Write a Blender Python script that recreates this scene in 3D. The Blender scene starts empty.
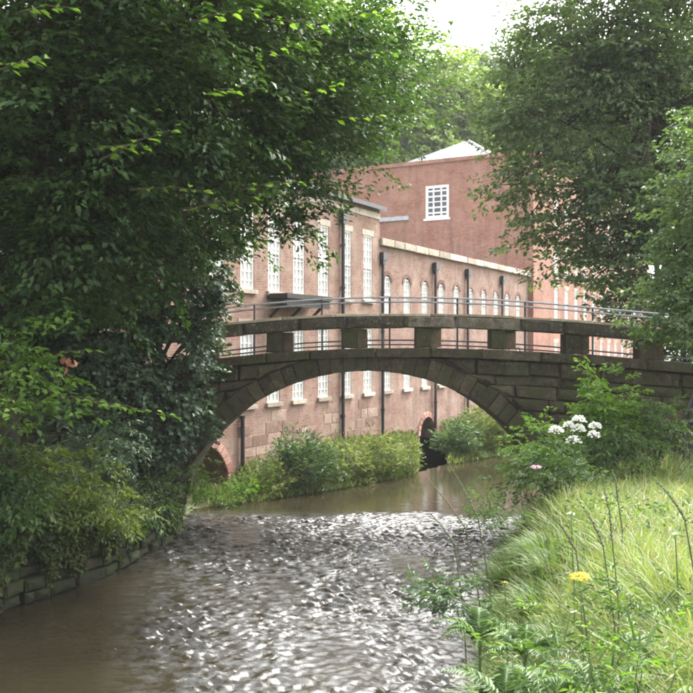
import bpy, math, random
import numpy as np
R = math.radians
random.seed(7); rng = np.random.default_rng(11)
sc = bpy.context.scene
col = sc.collection

# ------------------------------------------------------------------ camera, sky, sun, exposure
H = 4.1                                   # eye above the water (z = 0)
cd = bpy.data.cameras.new('camera'); cam = bpy.data.objects.new('camera', cd); col.objects.link(cam)
cam.location = (0, 0, H); cam.rotation_euler = (R(90), 0, 0)
cd.sensor_width = 36; cd.lens = 36 * 900 / 693; cd.shift_y = -0.005
cd.clip_start = 0.1; cd.clip_end = 2000
sc.camera = cam
SUN_EL, SUN_AZ = 50, 40                  # azimuth clockwise from +Y (the view direction)
w = bpy.data.worlds.new('World'); sc.world = w; w.use_nodes = True
nt = w.node_tree; bg = nt.nodes['Background']
sky = nt.nodes.new('ShaderNodeTexSky'); sky.sky_type = 'NISHITA'; sky.sun_disc = False
sky.sun_elevation = R(SUN_EL); sky.sun_rotation = R(SUN_AZ); sky.dust_density = 8; sky.air_density = 1.0
hs = nt.nodes.new('ShaderNodeHueSaturation'); hs.inputs['Saturation'].default_value = 0.22
nt.links.new(sky.outputs[0], hs.inputs['Color']); nt.links.new(hs.outputs[0], bg.inputs[0])
bg.inputs[1].default_value = 0.15
ld = bpy.data.lights.new('sun', 'SUN'); sun = bpy.data.objects.new('sun', ld); col.objects.link(sun)
ld.energy = 0.6; ld.angle = R(20); ld.color = (1, .96, .9)
a, e = R(SUN_AZ), R(SUN_EL)
from mathutils import Vector
sd_ = Vector((math.sin(a) * math.cos(e), math.cos(a) * math.cos(e), math.sin(e)))
sun.rotation_euler = sd_.to_track_quat('Z', 'Y').to_euler()
sun.location = (20, -20, 40)
vs = sc.view_settings; vs.view_transform = 'Standard'; vs.look = 'None'; vs.gamma = 1; vs.use_curve_mapping = False
vs.exposure = 2.62
sc.render.engine = 'CYCLES'
sc.cycles.max_bounces = 6; sc.cycles.diffuse_bounces = 3; sc.cycles.transparent_max_bounces = 8
sc.cycles.use_denoising = True
sc.cycles.filter_width = 2.0

# ------------------------------------------------------------------ helpers
def P(px, py, Y):                         # a point of the place at distance Y seen at a photo position
    return np.array(((px - 346.5) * Y / 900, Y, H + (343 - py) * Y / 900))

def put(name, me, mat=None, parent=None, loc=None, rz=None, label=None, cat=None, group=None, kind=None):
    o = bpy.data.objects.new(name, me); col.objects.link(o)
    if me is not None and mat is not None and len(me.materials) == 0: me.materials.append(mat)
    if parent is not None: o.parent = parent
    if loc is not None: o.location = tuple(float(v) for v in loc)
    if rz is not None: o.rotation_euler = (0, 0, rz)
    if label: o['label'] = label
    if cat: o['category'] = cat
    if group: o['group'] = group
    if kind: o['kind'] = kind
    return o

def thing(name, label, cat, loc, rz=0, group=None):
    return put(name, None, None, None, loc, rz, label, cat, group)

def npmesh(name, V, F, smooth=False):     # V (n,3), F (m,k) all the same k
    me = bpy.data.meshes.new(name)
    V = np.asarray(V, np.float32); F = np.asarray(F, np.int32); m, k = F.shape
    me.vertices.add(len(V)); me.vertices.foreach_set('co', V.ravel())
    me.loops.add(m * k); me.loops.foreach_set('vertex_index', F.ravel())
    me.polygons.add(m); me.polygons.foreach_set('loop_start', np.arange(m, dtype=np.int32) * k)
    me.polygons.foreach_set('loop_total', np.full(m, k, np.int32))
    if smooth: me.polygons.foreach_set('use_smooth', np.ones(m, bool))
    me.update(calc_edges=True); me.validate()
    return me

class MB:                                  # collects shapes of ONE part
    def __init__(s): s.v = []; s.f = []
    def add(s, v, f):
        b = len(s.v); s.v += [tuple(float(c) for c in p) for p in v]; s.f += [tuple(i + b for i in q) for q in f]
    def box(s, x0, x1, y0, y1, z0, z1):
        s.add([(x0,y0,z0),(x1,y0,z0),(x1,y1,z0),(x0,y1,z0),(x0,y0,z1),(x1,y0,z1),(x1,y1,z1),(x0,y1,z1)],
              [(3,2,1,0),(4,5,6,7),(0,1,5,4),(1,2,6,5),(2,3,7,6),(3,0,4,7)])
    def tube(s, pts, rad, n=6, cap=True):
        pts = [np.array(p, float) for p in pts]
        if not hasattr(rad, '__len__'): rad = [rad] * len(pts)
        V = []; F = []
        for i, p in enumerate(pts):
            t = pts[min(i + 1, len(pts) - 1)] - pts[max(i - 1, 0)]; t = t / (np.linalg.norm(t) + 1e-9)
            u = np.cross(t, (0, 0, 1)); 
            if np.linalg.norm(u) < .05: u = np.cross(t, (0, 1, 0))
            u /= np.linalg.norm(u); q = np.cross(u, t)
            for k in range(n):
                a = 2 * math.pi * k / n
                V.append(p + rad[i] * (math.cos(a) * u + math.sin(a) * q))
        for i in range(len(pts) - 1):
            for k in range(n):
                k2 = (k + 1) % n
                F.append((i*n+k, i*n+k2, (i+1)*n+k2, (i+1)*n+k))
        if cap: F.append(tuple(range(n))[::-1]); F.append(tuple((len(pts)-1)*n + k for k in range(n)))
        s.add(V, F)
    def mesh(s, name, smooth=False):
        me = bpy.data.meshes.new(name); me.from_pydata(s.v, [], s.f); me.update()
        if smooth: me.polygons.foreach_set('use_smooth', np.ones(len(me.polygons), bool))
        return me
    def build(s, name, mat, parent=None, smooth=False, **k):
        return put(name, s.mesh(name, smooth), mat, parent, **k)

def stone_mesh(name, poly, yf, yb, c=.02, bulge=.012, jit=.008, xf=None):
    """a dressed stone: (x,z) outline counter-clockwise seen from the front, chamfered, slightly bellied"""
    n = len(poly); p = np.array(poly, float)
    p = p + np.array([[random.uniform(-jit, jit), random.uniform(-jit, jit)] for _ in range(n)])
    ctr = p.mean(0); V = []
    for q in p: V.append((q[0], yb, q[1]))
    for q in p: V.append((q[0], yf + c, q[1]))
    for q in p:
        d = ctr - q; L = np.linalg.norm(d) + 1e-6; q2 = q + d / L * min(c * 1.4, L * .4)
        V.append((q2[0], yf + random.uniform(-.006, .006), q2[1]))
    V.append((ctr[0] + random.uniform(-.03, .03), yf - bulge * random.uniform(.3, 1.4), ctr[1]))
    F = []
    for i in range(n):
        j = (i + 1) % n
        F += [(i, j, n + j, n + i), (n + i, n + j, 2*n + j, 2*n + i), (2*n + i, 2*n + j, 3*n)]
    F.append(tuple(range(n))[::-1])
    if xf: V = [xf(*v) for v in V]
    me = bpy.data.meshes.new(name); me.from_pydata(V, [], F); me.update(); return me

# ------------------------------------------------------------------ materials
def base_mat(name):
    m = bpy.data.materials.new(name); m.use_nodes = True
    return m, m.node_tree, m.node_tree.nodes['Principled BSDF']
def N(t, typ, **k):
    n = t.nodes.new(typ)
    for a, b in k.items():
        if a in n.inputs: n.inputs[a].default_value = b
        else: setattr(n, a, b)
    return n
def ramp(t, stops):
    r = t.nodes.new('ShaderNodeValToRGB'); e = r.color_ramp.elements
    while len(e) < len(stops): e.new(.5)
    for q, (pos, c) in zip(e, stops): q.position = pos; q.color = (*c, 1)
    return r
def mixc(t, fac, a, b, mode='MIX'):
    m = t.nodes.new('ShaderNodeMix'); m.data_type = 'RGBA'; m.blend_type = mode
    for s, v in ((m.inputs[0], fac), (m.inputs[6], a), (m.inputs[7], b)):
        if isinstance(v, bpy.types.NodeSocket): t.links.new(v, s)
        elif isinstance(v, (int, float)): s.default_value = v
        else: s.default_value = (*v, 1)
    return m.outputs[2]
def math_(t, op, a, b=0.0, clamp=False):
    m = t.nodes.new('ShaderNodeMath'); m.operation = op; m.use_clamp = clamp
    for s, v in ((m.inputs[0], a), (m.inputs[1], b)):
        if isinstance(v, bpy.types.NodeSocket): t.links.new(v, s)
        else: s.default_value = v
    return m.outputs[0]
def noise(t, co, scale, detail=4, rough=.6):
    n = N(t, 'ShaderNodeTexNoise', Scale=scale, Detail=detail, Roughness=rough); t.links.new(co, n.inputs['Vector']); return n.outputs['Fac']
def bump(t, h, bsdf, strength=.4, dist=.02):
    b = N(t, 'ShaderNodeBump', Strength=strength, Distance=dist); t.links.new(h, b.inputs['Height']); t.links.new(b.outputs[0], bsdf.inputs['Normal'])

def stone_mat(name, dark, mid, light, moss=.5, mosscol=(.045, .06, .02), rough=.9, scale=1., var=.42):
    m, t, b = base_mat(name); co = t.nodes.new('ShaderNodeNewGeometry').outputs['Position']
    n1 = noise(t, co, 2.2 * scale, 6, .65); n2 = noise(t, co, 14 * scale, 5, .7)
    r = ramp(t, [(.3, dark), (.52, mid), (.75, light)]); 
    oi = t.nodes.new('ShaderNodeObjectInfo').outputs['Random']
    f = math_(t, 'ADD', math_(t, 'MULTIPLY', n1, .55), math_(t, 'MULTIPLY', n2, .3))
    f = math_(t, 'ADD', f, math_(t, 'MULTIPLY', math_(t, 'SUBTRACT', oi, .35), var)); t.links.new(f, r.inputs[0])
    n3 = noise(t, co, 1.3 * scale, 5, .7)
    nz = t.nodes.new('ShaderNodeSeparateXYZ'); t.links.new(t.nodes.new('ShaderNodeNewGeometry').outputs['Normal'], nz.inputs[0])
    mf = math_(t, 'ADD', math_(t, 'MULTIPLY', math_(t, 'SUBTRACT', n3, .62 - .25 * moss), 5), math_(t, 'MULTIPLY', nz.outputs[2], .35 * moss), clamp=True)
    n6 = noise(t, co, 7 * scale, 6, .75); n7 = noise(t, co, 3.3 * scale, 6, .7)
    lic = math_(t, 'MULTIPLY', math_(t, 'MULTIPLY', math_(t, 'SUBTRACT', n6, .56), 9, True), .45)
    c = mixc(t, lic, r.outputs[0], tuple(min(.6, v * 1.25 + .02) for v in light))                # lichen
    c = mixc(t, math_(t, 'MULTIPLY', math_(t, 'MULTIPLY', math_(t, 'SUBTRACT', n7, .53), 8, True), .6), c, tuple(v * .7 for v in dark))   # soot and damp stains
    c = mixc(t, math_(t, 'MULTIPLY', mf, .8), c, mosscol)
    t.links.new(c, b.inputs['Base Color']); b.inputs['Roughness'].default_value = rough
    b.inputs['Specular IOR Level'].default_value = .25
    bump(t, math_(t, 'ADD', n2, n1), b, .7, .03); return m

def brick_mat(name, c1, c2, mortar, wash=(.5, .42, .36), washamt=.5):
    m, t, b = base_mat(name); tc = t.nodes.new('ShaderNodeTexCoord')
    sp = t.nodes.new('ShaderNodeSeparateXYZ'); t.links.new(tc.outputs['Object'], sp.inputs[0])
    cb = t.nodes.new('ShaderNodeCombineXYZ')
    t.links.new(math_(t, 'ADD', sp.outputs[0], sp.outputs[1]), cb.inputs[0]); t.links.new(sp.outputs[2], cb.inputs[1])
    br = N(t, 'ShaderNodeTexBrick', Scale=1.0); br.inputs['Color1'].default_value = (*c1, 1); br.inputs['Color2'].default_value = (*c2, 1)
    br.inputs['Mortar'].default_value = (*mortar, 1); br.inputs['Mortar Size'].default_value = .012
    br.inputs['Brick Width'].default_value = .235; br.inputs['Row Height'].default_value = .08; br.inputs['Bias'].default_value = -.1
    t.links.new(cb.outputs[0], br.inputs['Vector'])
    co = tc.outputs['Object']
    n1 = noise(t, co, 1.1, 8, .75); n2 = noise(t, co, 3.2, 7, .75)
    mp = N(t, 'ShaderNodeMapping'); mp.inputs['Scale'].default_value = (2.2, 2.2, .3); t.links.new(co, mp.inputs[0])
    n3 = noise(t, mp.outputs[0], 1.2, 5, .6)
    c = mixc(t, math_(t, 'MULTIPLY', math_(t, 'MULTIPLY', math_(t, 'SUBTRACT', n1, .42), 4, True), washamt), br.outputs[0], wash)
    c = mixc(t, math_(t, 'MULTIPLY', math_(t, 'MULTIPLY', math_(t, 'SUBTRACT', n2, .5), 5, True), .35), c, (.42, .2, .14))
    n4 = noise(t, co, 6.5, 5, .7); c = mixc(t, math_(t, 'MULTIPLY', math_(t, 'MULTIPLY', math_(t, 'SUBTRACT', n4, .54), 7, True), .4), c, (.16, .09, .07))
    c = mixc(t, math_(t, 'MULTIPLY', math_(t, 'MULTIPLY', math_(t, 'SUBTRACT', n3, .5), 4, True), .55), c, (.12, .085, .07))
    t.links.new(c, b.inputs['Base Color']); b.inputs['Roughness'].default_value = .9; b.inputs['Specular IOR Level'].default_value = .2
    bump(t, math_(t, 'SUBTRACT', n2, br.outputs['Fac']), b, .5, .012); return m

def leaf_mat(name, dark, mid, light, trans=.35, rough=.45, nscale=.7):
    m, t, b = base_mat(name); g = t.nodes.new('ShaderNodeNewGeometry')
    n1 = noise(t, g.outputs['Position'], nscale, 3, .6)
    f = math_(t, 'ADD', math_(t, 'MULTIPLY', g.outputs['Random Per Island'], .55), math_(t, 'MULTIPLY', math_(t, 'SUBTRACT', n1, .28), 1.05))
    r = ramp(t, [(.1, dark), (.5, mid), (.95, light)]); t.links.new(f, r.inputs[0])
    t.links.new(r.outputs[0], b.inputs['Base Color']); b.inputs['Roughness'].default_value = rough
    b.inputs['Specular IOR Level'].default_value = .35
    tr = t.nodes.new('ShaderNodeBsdfTranslucent')
    t.links.new(mixc(t, 1.0, r.outputs[0], (1.25, 1.35, .55), 'MULTIPLY'), tr.inputs[0])
    mx = t.nodes.new('ShaderNodeMixShader'); mx.inputs[0].default_value = trans
    t.links.new(b.outputs[0], mx.inputs[1]); t.links.new(tr.outputs[0], mx.inputs[2])
    t.links.new(mx.outputs[0], t.nodes['Material Output'].inputs['Surface']); return m

def plain_mat(name, c, rough=.6, metal=0, var=.25, scale=6., spec=.5):
    m, t, b = base_mat(name); co = t.nodes.new('ShaderNodeTexCoord').outputs['Object']
    n1 = noise(t, co, scale, 5, .65); r = ramp(t, [(.3, tuple(v * (1 - var) for v in c)), (.7, tuple(min(1, v * (1 + var * .6)) for v in c))])
    t.links.new(n1, r.inputs[0]); t.links.new(r.outputs[0], b.inputs['Base Color'])
    b.inputs['Roughness'].default_value = rough; b.inputs['Metallic'].default_value = metal; b.inputs['Specular IOR Level'].default_value = spec
    bump(t, n1, b, .15, .01); return m

M = {}
M['bridge'] = stone_mat('bridge_stone', (.03, .024, .016), (.078, .062, .042), (.19, .155, .11), .8, (.05,.058,.022), scale=1.6, var=.2)
M['coping'] = stone_mat('coping_stone', (.05, .043, .031), (.13, .11, .082), (.3, .26, .2), .4, (.065,.07,.03), scale=1.6)
M['cap'] = stone_mat('cap_stone', (.26, .22, .15), (.45, .38, .27), (.56, .48, .36), .1, (.12, .12, .05))
M['jamb'] = stone_mat('jamb_stone', (.07, .05, .033), (.15, .115, .075), (.25, .2, .14), .3)
M['core'] = stone_mat('joint_mortar', (.025, .021, .015), (.05, .042, .031), (.09, .077, .058), .5)
M['deck'] = stone_mat('deck_gravel', (.1, .09, .07), (.2, .18, .15), (.3, .27, .22), .1)
M['wallstone'] = stone_mat('river_wall_stone', (.012, .011, .008), (.034, .029, .021), (.085, .07, .052), 1.0, (.03, .045, .014), scale=1.8)
M['sandstone'] = stone_mat('sandstone', (.19, .115, .088), (.27, .18, .14), (.38, .285, .225), .05, scale=2.)
M['pale'] = stone_mat('pale_stone', (.3, .25, .19), (.45, .39, .31), (.6, .54, .45), .05)
M['brick'] = brick_mat('mill_brick', (.26, .145, .11), (.155, .082, .062), (.26, .185, .145), (.39, .30, .245), .8)
M['brick2'] = brick_mat('main_mill_brick', (.33, .14, .096), (.19, .078, .056), (.31, .185, .14), (.42, .265, .205), .75)
M['ringbrick'] = stone_mat('arch_brick', (.28, .13, .1), (.42, .23, .18), (.5, .31, .25), .0)
M['archdark'] = stone_mat('arch_header_brick', (.12, .07, .055), (.2, .12, .095), (.28, .18, .14), .0)
M['white'] = plain_mat('white_paint', (.8, .79, .76), .5, 0, .12)
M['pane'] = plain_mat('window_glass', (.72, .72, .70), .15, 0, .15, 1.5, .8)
M['dark'] = plain_mat('dark_iron', (.035, .035, .038), .5, 0, .4)
M['rail'] = plain_mat('galvanised_rail', (.28, .3, .32), .4, .3, .3)
M['timber'] = plain_mat('dark_timber', (.03, .025, .02), .8, 0, .4)
M['lead'] = plain_mat('lead_flashing', (.42, .43, .46), .45, 0, .3)
M['gloom'] = plain_mat('culvert_gloom', (.05, .04, .035), .95, 0, .4)
M['bark'] = stone_mat('bark', (.02, .016, .011), (.06, .048, .034), (.12, .1, .075), .6, (.05, .06, .025), .95, 2.)
M['twig'] = plain_mat('twig', (.055, .04, .026), .9, 0, .4)
def slate_mat():
    m, t, b = base_mat('roof_slate'); co = t.nodes.new('ShaderNodeTexCoord').outputs['Object']
    br = N(t, 'ShaderNodeTexBrick', Scale=1.0); br.inputs['Color1'].default_value = (.36, .37, .4, 1); br.inputs['Color2'].default_value = (.62, .63, .65, 1)
    br.inputs['Mortar'].default_value = (.16, .16, .17, 1); br.inputs['Mortar Size'].default_value = .03
    br.inputs['Brick Width'].default_value = .9; br.inputs['Row Height'].default_value = .55
    t.links.new(co, br.inputs['Vector']); n1 = noise(t, co, .7, 6, .75)
    c = mixc(t, math_(t, 'MULTIPLY', math_(t, 'SUBTRACT', n1, .5), 6, True), br.outputs[0], (.22, .23, .22))
    t.links.new(c, b.inputs['Base Color']); b.inputs['Roughness'].default_value = .35; return m
M['slate'] = slate_mat()
M['leaf_beech'] = leaf_mat('beech_leaf', (.015, .036, .013), (.044, .09, .027), (.1, .17, .046), .38, .42, .5)
M['leaf_brightened'] = leaf_mat('brightened_leaf', (.06, .13, .02), (.12, .22, .03), (.2, .31, .055), .45, .45, 2)  # light on the bright beech sprigs is put into this leaf colour
M['leaf_ivy'] = leaf_mat('ivy_leaf', (.028, .055, .03), (.08, .13, .07), (.15, .205, .12), .15, .4, 1.0)
M['leaf_right'] = leaf_mat('oak_leaf', (.035, .06, .027), (.09, .14, .06), (.17, .23, .11), .42, .5, .45)
M['leaf_bright'] = leaf_mat('willow_leaf', (.04, .075, .03), (.095, .155, .062), (.18, .25, .115), .4, .5, .8)
M['leaf_back'] = leaf_mat('lime_leaf', (.07, .115, .03), (.16, .235, .065), (.3, .38, .13), .45, .5, .22)
M['leaf_fern'] = leaf_mat('fern_leaf', (.04, .065, .014), (.1, .145, .028), (.2, .24, .05), .4, .55, 1.2)
M['leaf_bush'] = leaf_mat('bush_leaf', (.04, .09, .015), (.1, .185, .032), (.18, .29, .06), .4, .5, 1.5)
M['leaf_blue'] = leaf_mat('grey_green_leaf', (.03, .06, .03), (.085, .14, .075), (.18, .25, .15), .3, .5, 1.5)
M['leaf_weed'] = leaf_mat('weed_leaf', (.025, .06, .016), (.065, .12, .03), (.13, .2, .06), .4, .5, 1.5)
M['leaf_trail'] = leaf_mat('creeper_leaf', (.016, .03, .009), (.045, .066, .018), (.11, .125, .03), .3, .55, 1.1)
M['leaf_bank'] = leaf_mat('bank_weed_leaf', (.055, .075, .03), (.13, .165, .065), (.24, .255, .12), .4, .55, .9)
M['grass'] = leaf_mat('long_grass_blade', (.07, .12, .035), (.165, .235, .075), (.31, .355, .15), .4, .55, 1.3)
M['tussock'] = leaf_mat('tussock_blade', (.05, .095, .028), (.115, .185, .052), (.23, .3, .105), .4, .55, 1.6)
M['seedgrass'] = leaf_mat('dry_grass_stalk', (.16, .16, .07), (.27, .25, .12), (.38, .35, .2), .3, .6, 1.0)
M['stalk'] = plain_mat('dock_stalk', (.1, .115, .05), .7, 0, .4)
M['stem'] = plain_mat('green_stem', (.1, .17, .05), .6, 0, .3)
M['petal_w'] = plain_mat('white_petal', (.82, .82, .74), .6, 0, .15)
M['petal_y'] = plain_mat('yellow_petal', (.75, .52, .01), .6, 0, .2)
M['petal_p'] = plain_mat('pink_petal', (.62, .34, .42), .6, 0, .2)
M['rust'] = plain_mat('dead_leaf', (.3, .12, .07), .7, 0, .3)

def ground_mat():
    m, t, b = base_mat('ground'); co = t.nodes.new('ShaderNodeNewGeometry').outputs['Position']
    n1 = noise(t, co, .8, 6, .65); n2 = noise(t, co, 9, 5, .7)
    r = ramp(t, [(.35, (.035, .028, .016)), (.5, (.06, .07, .022)), (.68, (.11, .14, .04))])
    t.links.new(math_(t, 'ADD', math_(t, 'MULTIPLY', n1, .6), math_(t, 'MULTIPLY', n2, .4)), r.inputs[0])
    t.links.new(r.outputs[0], b.inputs['Base Color']); b.inputs['Roughness'].default_value = .95; bump(t, n2, b, .8, .05); return m
M['ground'] = ground_mat()
def water_mat():
    m, t, b = base_mat('river_water'); co = t.nodes.new('ShaderNodeNewGeometry').outputs['Position']
    n1 = noise(t, co, .35, 3, .5); r = ramp(t, [(.3, (.018, .015, .009)), (.7, (.03, .025, .014))]); t.links.new(n1, r.inputs[0])
    t.links.new(r.outputs[0], b.inputs['Base Color']); b.inputs['Roughness'].default_value = .11; b.inputs['IOR'].default_value = 1.33
    mp = N(t, 'ShaderNodeMapping'); mp.inputs['Scale'].default_value = (.7, 1, 1); t.links.new(co, mp.inputs[0])
    n2 = noise(t, mp.outputs[0], 22, 4, .7)
    sp = t.nodes.new('ShaderNodeSeparateXYZ'); t.links.new(co, sp.inputs[0])
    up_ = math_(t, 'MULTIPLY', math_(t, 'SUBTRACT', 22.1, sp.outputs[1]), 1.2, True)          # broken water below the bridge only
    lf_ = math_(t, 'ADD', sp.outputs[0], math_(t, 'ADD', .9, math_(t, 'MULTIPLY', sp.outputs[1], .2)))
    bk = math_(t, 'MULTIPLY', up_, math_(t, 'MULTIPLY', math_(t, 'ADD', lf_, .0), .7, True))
    n5 = noise(t, mp.outputs[0], 5, 5, .7); sheen = math_(t, 'MULTIPLY', math_(t, 'MULTIPLY', math_(t, 'SUBTRACT', n5, .42), 3.5, True), bk)
    t.links.new(mixc(t, sheen, r.outputs[0], (.13, .135, .135)), b.inputs['Base Color'])              # pale grey painted into the riffle for the bright sky reflection
    bp = N(t, 'ShaderNodeBump', Distance=.014); t.links.new(math_(t, 'ADD', math_(t, 'MULTIPLY', bk, .4), .05), bp.inputs['Strength'])
    t.links.new(n2, bp.inputs['Height']); t.links.new(bp.outputs[0], b.inputs['Normal'])
    t.links.new(math_(t, 'ADD', math_(t, 'MULTIPLY', bk, .04), .04), b.inputs['Roughness']); return m
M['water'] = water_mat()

# ------------------------------------------------------------------ the lie of the land
KM = 32 / 30                              # mill wall: 32 m away straight ahead, running off 28.8 degrees right of the view
O = np.array((0., 32.)); dd = np.array((.482, .876)); nn = np.array((.876, -.482))
def mill_pt(s, wv): return tuple(O + s * dd + wv * nn)
left_edge = [(-10, -25), (-8.6, 0), (-6.6, 10.6), (-5.3, 13.8), (-4.3, 15.8), (-3.7, 18.7), (-3.75, 20), (-3.75, 22.2)]
river = left_edge + [(-2.9, 22.8), (-1.25, 24.3), (.1, 25.6), (1.64, 27.5), (3.5, 30.4), (5.5, 32.6), mill_pt(15, 4.2), mill_pt(75, 4.2),
         mill_pt(75, 10), mill_pt(10, 10), (5.4, 22.4), (5.0, 20), (4.1, 18.9), (3.0, 17), (2.2, 14.4), (1.5, 10.5), (.8, 6), (-.5, 3), (-2.2, 0), (-3.5, -25)]
RV = np.array(river)
def sdist(X, Y):                           # distance outside the river, negative in it
    p = np.stack([X.ravel(), Y.ravel()], 1); d = np.full(len(p), 1e9); ins = np.zeros(len(p), bool)
    for i in range(len(RV)):
        A, B = RV[i], RV[(i + 1) % len(RV)]; e = B - A; q = p - A
        tt = np.clip((q @ e) / (e @ e), 0, 1); d = np.minimum(d, np.linalg.norm(q - tt[:, None] * e, axis=1))
        c = ((A[1] <= p[:, 1]) & (B[1] > p[:, 1])) | ((B[1] <= p[:, 1]) & (A[1] > p[:, 1]))
        xi = A[0] + (p[:, 1] - A[1]) / (e[1] if abs(e[1]) > 1e-9 else 1e-9) * e[0]
        ins ^= c & (p[:, 0] < xi)
    return np.where(ins, -d, d).reshape(X.shape)
def ss(a, b, x): t = np.clip((x - a) / (b - a), 0, 1); return t * t * (3 - 2 * t)
_ph = rng.uniform(0, 6.28, (12, 3))
def lump(X, Y, s=1.):
    z = 0
    for i, (p1, p2, p3) in enumerate(_ph):
        k = s * (.35 + .28 * i); z = z + np.sin(X * k * math.cos(p3) + Y * k * math.sin(p3) + p1) / (1 + .6 * i)
    return z * .3
def chan(X, Y):
    A = np.array((3.55, 38.4)); B = np.array((2.75, 28.2)); e = B - A
    t = np.clip(((X - A[0]) * e[0] + (Y - A[1]) * e[1]) / (e @ e), 0, 1); return np.hypot(X - A[0] - t * e[0], Y - A[1] - t * e[1])
def ground_h(X, Y):
    X = np.asarray(X, float); Y = np.asarray(Y, float); s = sdist(X, Y)
    wv = (X - O[0]) * nn[0] + (Y - O[1]) * nn[1]
    mill = (Y > 22.2) & (wv < 6.8); left = (X < -2.2) & (Y <= 22.2) & ~mill
    plat = 1.45 + .75 * ss(16, 6, Y) + .25 * ss(2, 7, s)
    hr = plat * ss(-.1, 1.5, s) + .08 * lump(X, Y, 1.5) * ss(.3, 1, s)
    hl = 1.25 * ss(.2, .42, s) + .7 * ss(.5, 5, s) + .06 * lump(X, Y, 1.5) * ss(.3, 1, s)
    smm = (X - O[0]) * dd[0] + (Y - O[1]) * dd[1]
    hm = (.12 * ss(0, .5, s) + .2 * ss(.5, 3, s)) * ss(.7, 1.4, np.abs(smm - 7.2)) * ss(.9, 1.7, np.abs(smm + 8.2)) - .05
    hm = np.where(chan(X, Y) < .75, hm - .5 * ss(.75, .35, chan(X, Y)), hm)
    h = np.where(mill, hm, np.where(left, hl, hr))
    h = np.maximum(h, 3.55 * ss(9.5, 13, np.abs(X - .6)) * ss(17.5, 19.8, Y) * ss(26.5, 23, Y) * (~mill))
    h = h + 6 * ss(14, 40, -wv) * (Y > 10) + 7 * ss(14, 60, wv - 14) * (Y > 30) + 5 * ss(14, 50, np.abs(X)) * (Y <= 30) * (wv > -10)
    h = np.where(s < 0, -.9 * ss(0, 1.2, -s) - .02, h)
    return h
gx = np.concatenate([-np.geomspace(400, 16, 22), np.arange(-15, 16, .22), np.geomspace(16.5, 400, 24)])
gy = np.concatenate([[-300, -150, -80, -50, -30, -20, -14, -10, -7, -5, -3, -1.5], np.arange(0, 40, .25), np.arange(40, 90, 1.5), np.geomspace(91, 700, 16)])
GX, GY = np.meshgrid(gx, gy); GZ = ground_h(GX, GY)
nx_, ny_ = len(gx), len(gy)
idx = np.arange(nx_ * ny_).reshape(ny_, nx_)
F = np.stack([idx[:-1, :-1], idx[:-1, 1:], idx[1:, 1:], idx[1:, :-1]], -1).reshape(-1, 4)
put('ground', npmesh('ground', np.stack([GX, GY, GZ], -1).reshape(-1, 3), F, True), M['ground'], kind='structure')

# river surface: real ripples in the riffle, calm above the bridge and along the left bank
wx = np.arange(-7.4, 5.6, .033); wy = np.arange(8, 24, .036)
WX, WY = np.meshgrid(wx, wy); WZ = np.zeros_like(WX)
warp = .35 * np.sin(WX * 1.1 + WY * .6) + .3 * np.sin(WY * 1.7 - WX * .8)
r2 = np.random.default_rng(5)
for i in range(120):
    L = float(np.exp(r2.uniform(math.log(.075), math.log(.3)))); th = r2.normal(-1.5, .48); k = 2 * math.pi / L
    WZ += .0148 * L ** .85 * np.sin(k * (math.cos(th) * WX + math.sin(th) * WY + warp * .5) + r2.uniform(0, 6.28)) * (.6 + .4 * np.sin(WX * r2.uniform(.5, 1.5) + WY * r2.uniform(.3, 1.2) + r2.uniform(0, 6)))
edge = 21.9 + .35 * np.sin(WX * 1.3) + .2 * np.sin(WX * 3.1 + 1)
mask = ss(0, 1, (edge - WY) / .9) * (.16 + .84 * ss(-.8, 1.8, WX + 4.1 - (17 - WY) * .2 + .5 * np.sin(WY * 1.1) + .3 * np.sin(WY * 2.7 + WX * 1.9))) + .05
pt = sum(np.sin(WX * k1 + WY * k2 + p_) for k1, k2, p_ in ((2.1, .5, 0), (3.4, -.8, 2), (1.2, 1.1, 4), (4.6, 1.4, 1), (.7, -1.6, 5))) / 2.2
WZ = WZ * mask * np.clip(1.0 + .42 * pt, .3, 1.7) * ss(24, 23.2, WY)
idx = np.arange(WX.size).reshape(WX.shape)
F = np.stack([idx[:-1, :-1], idx[:-1, 1:], idx[1:, 1:], idx[1:, :-1]], -1).reshape(-1, 4)
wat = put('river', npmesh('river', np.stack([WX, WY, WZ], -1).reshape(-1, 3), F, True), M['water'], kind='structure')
mb = MB()
x0, x1, y0, y1 = wx[0], wx[-1], wy[0], wy[-1]
mb.add([(-60, -60, -.01), (60, -60, -.01), (60, y0, -.01), (-60, y0, -.01)], [(0, 1, 2, 3)])
mb.add([(-60, y1, 0), (120, y1, 0), (120, 140, 0), (-60, 140, 0)], [(0, 1, 2, 3)])
mb.add([(x1, y0, -.01), (60, y0, -.01), (60, y1, -.01), (x1, y1, -.01)], [(0, 1, 2, 3)])
mb.build('river_reach', M['water'], kind='structure')

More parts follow.
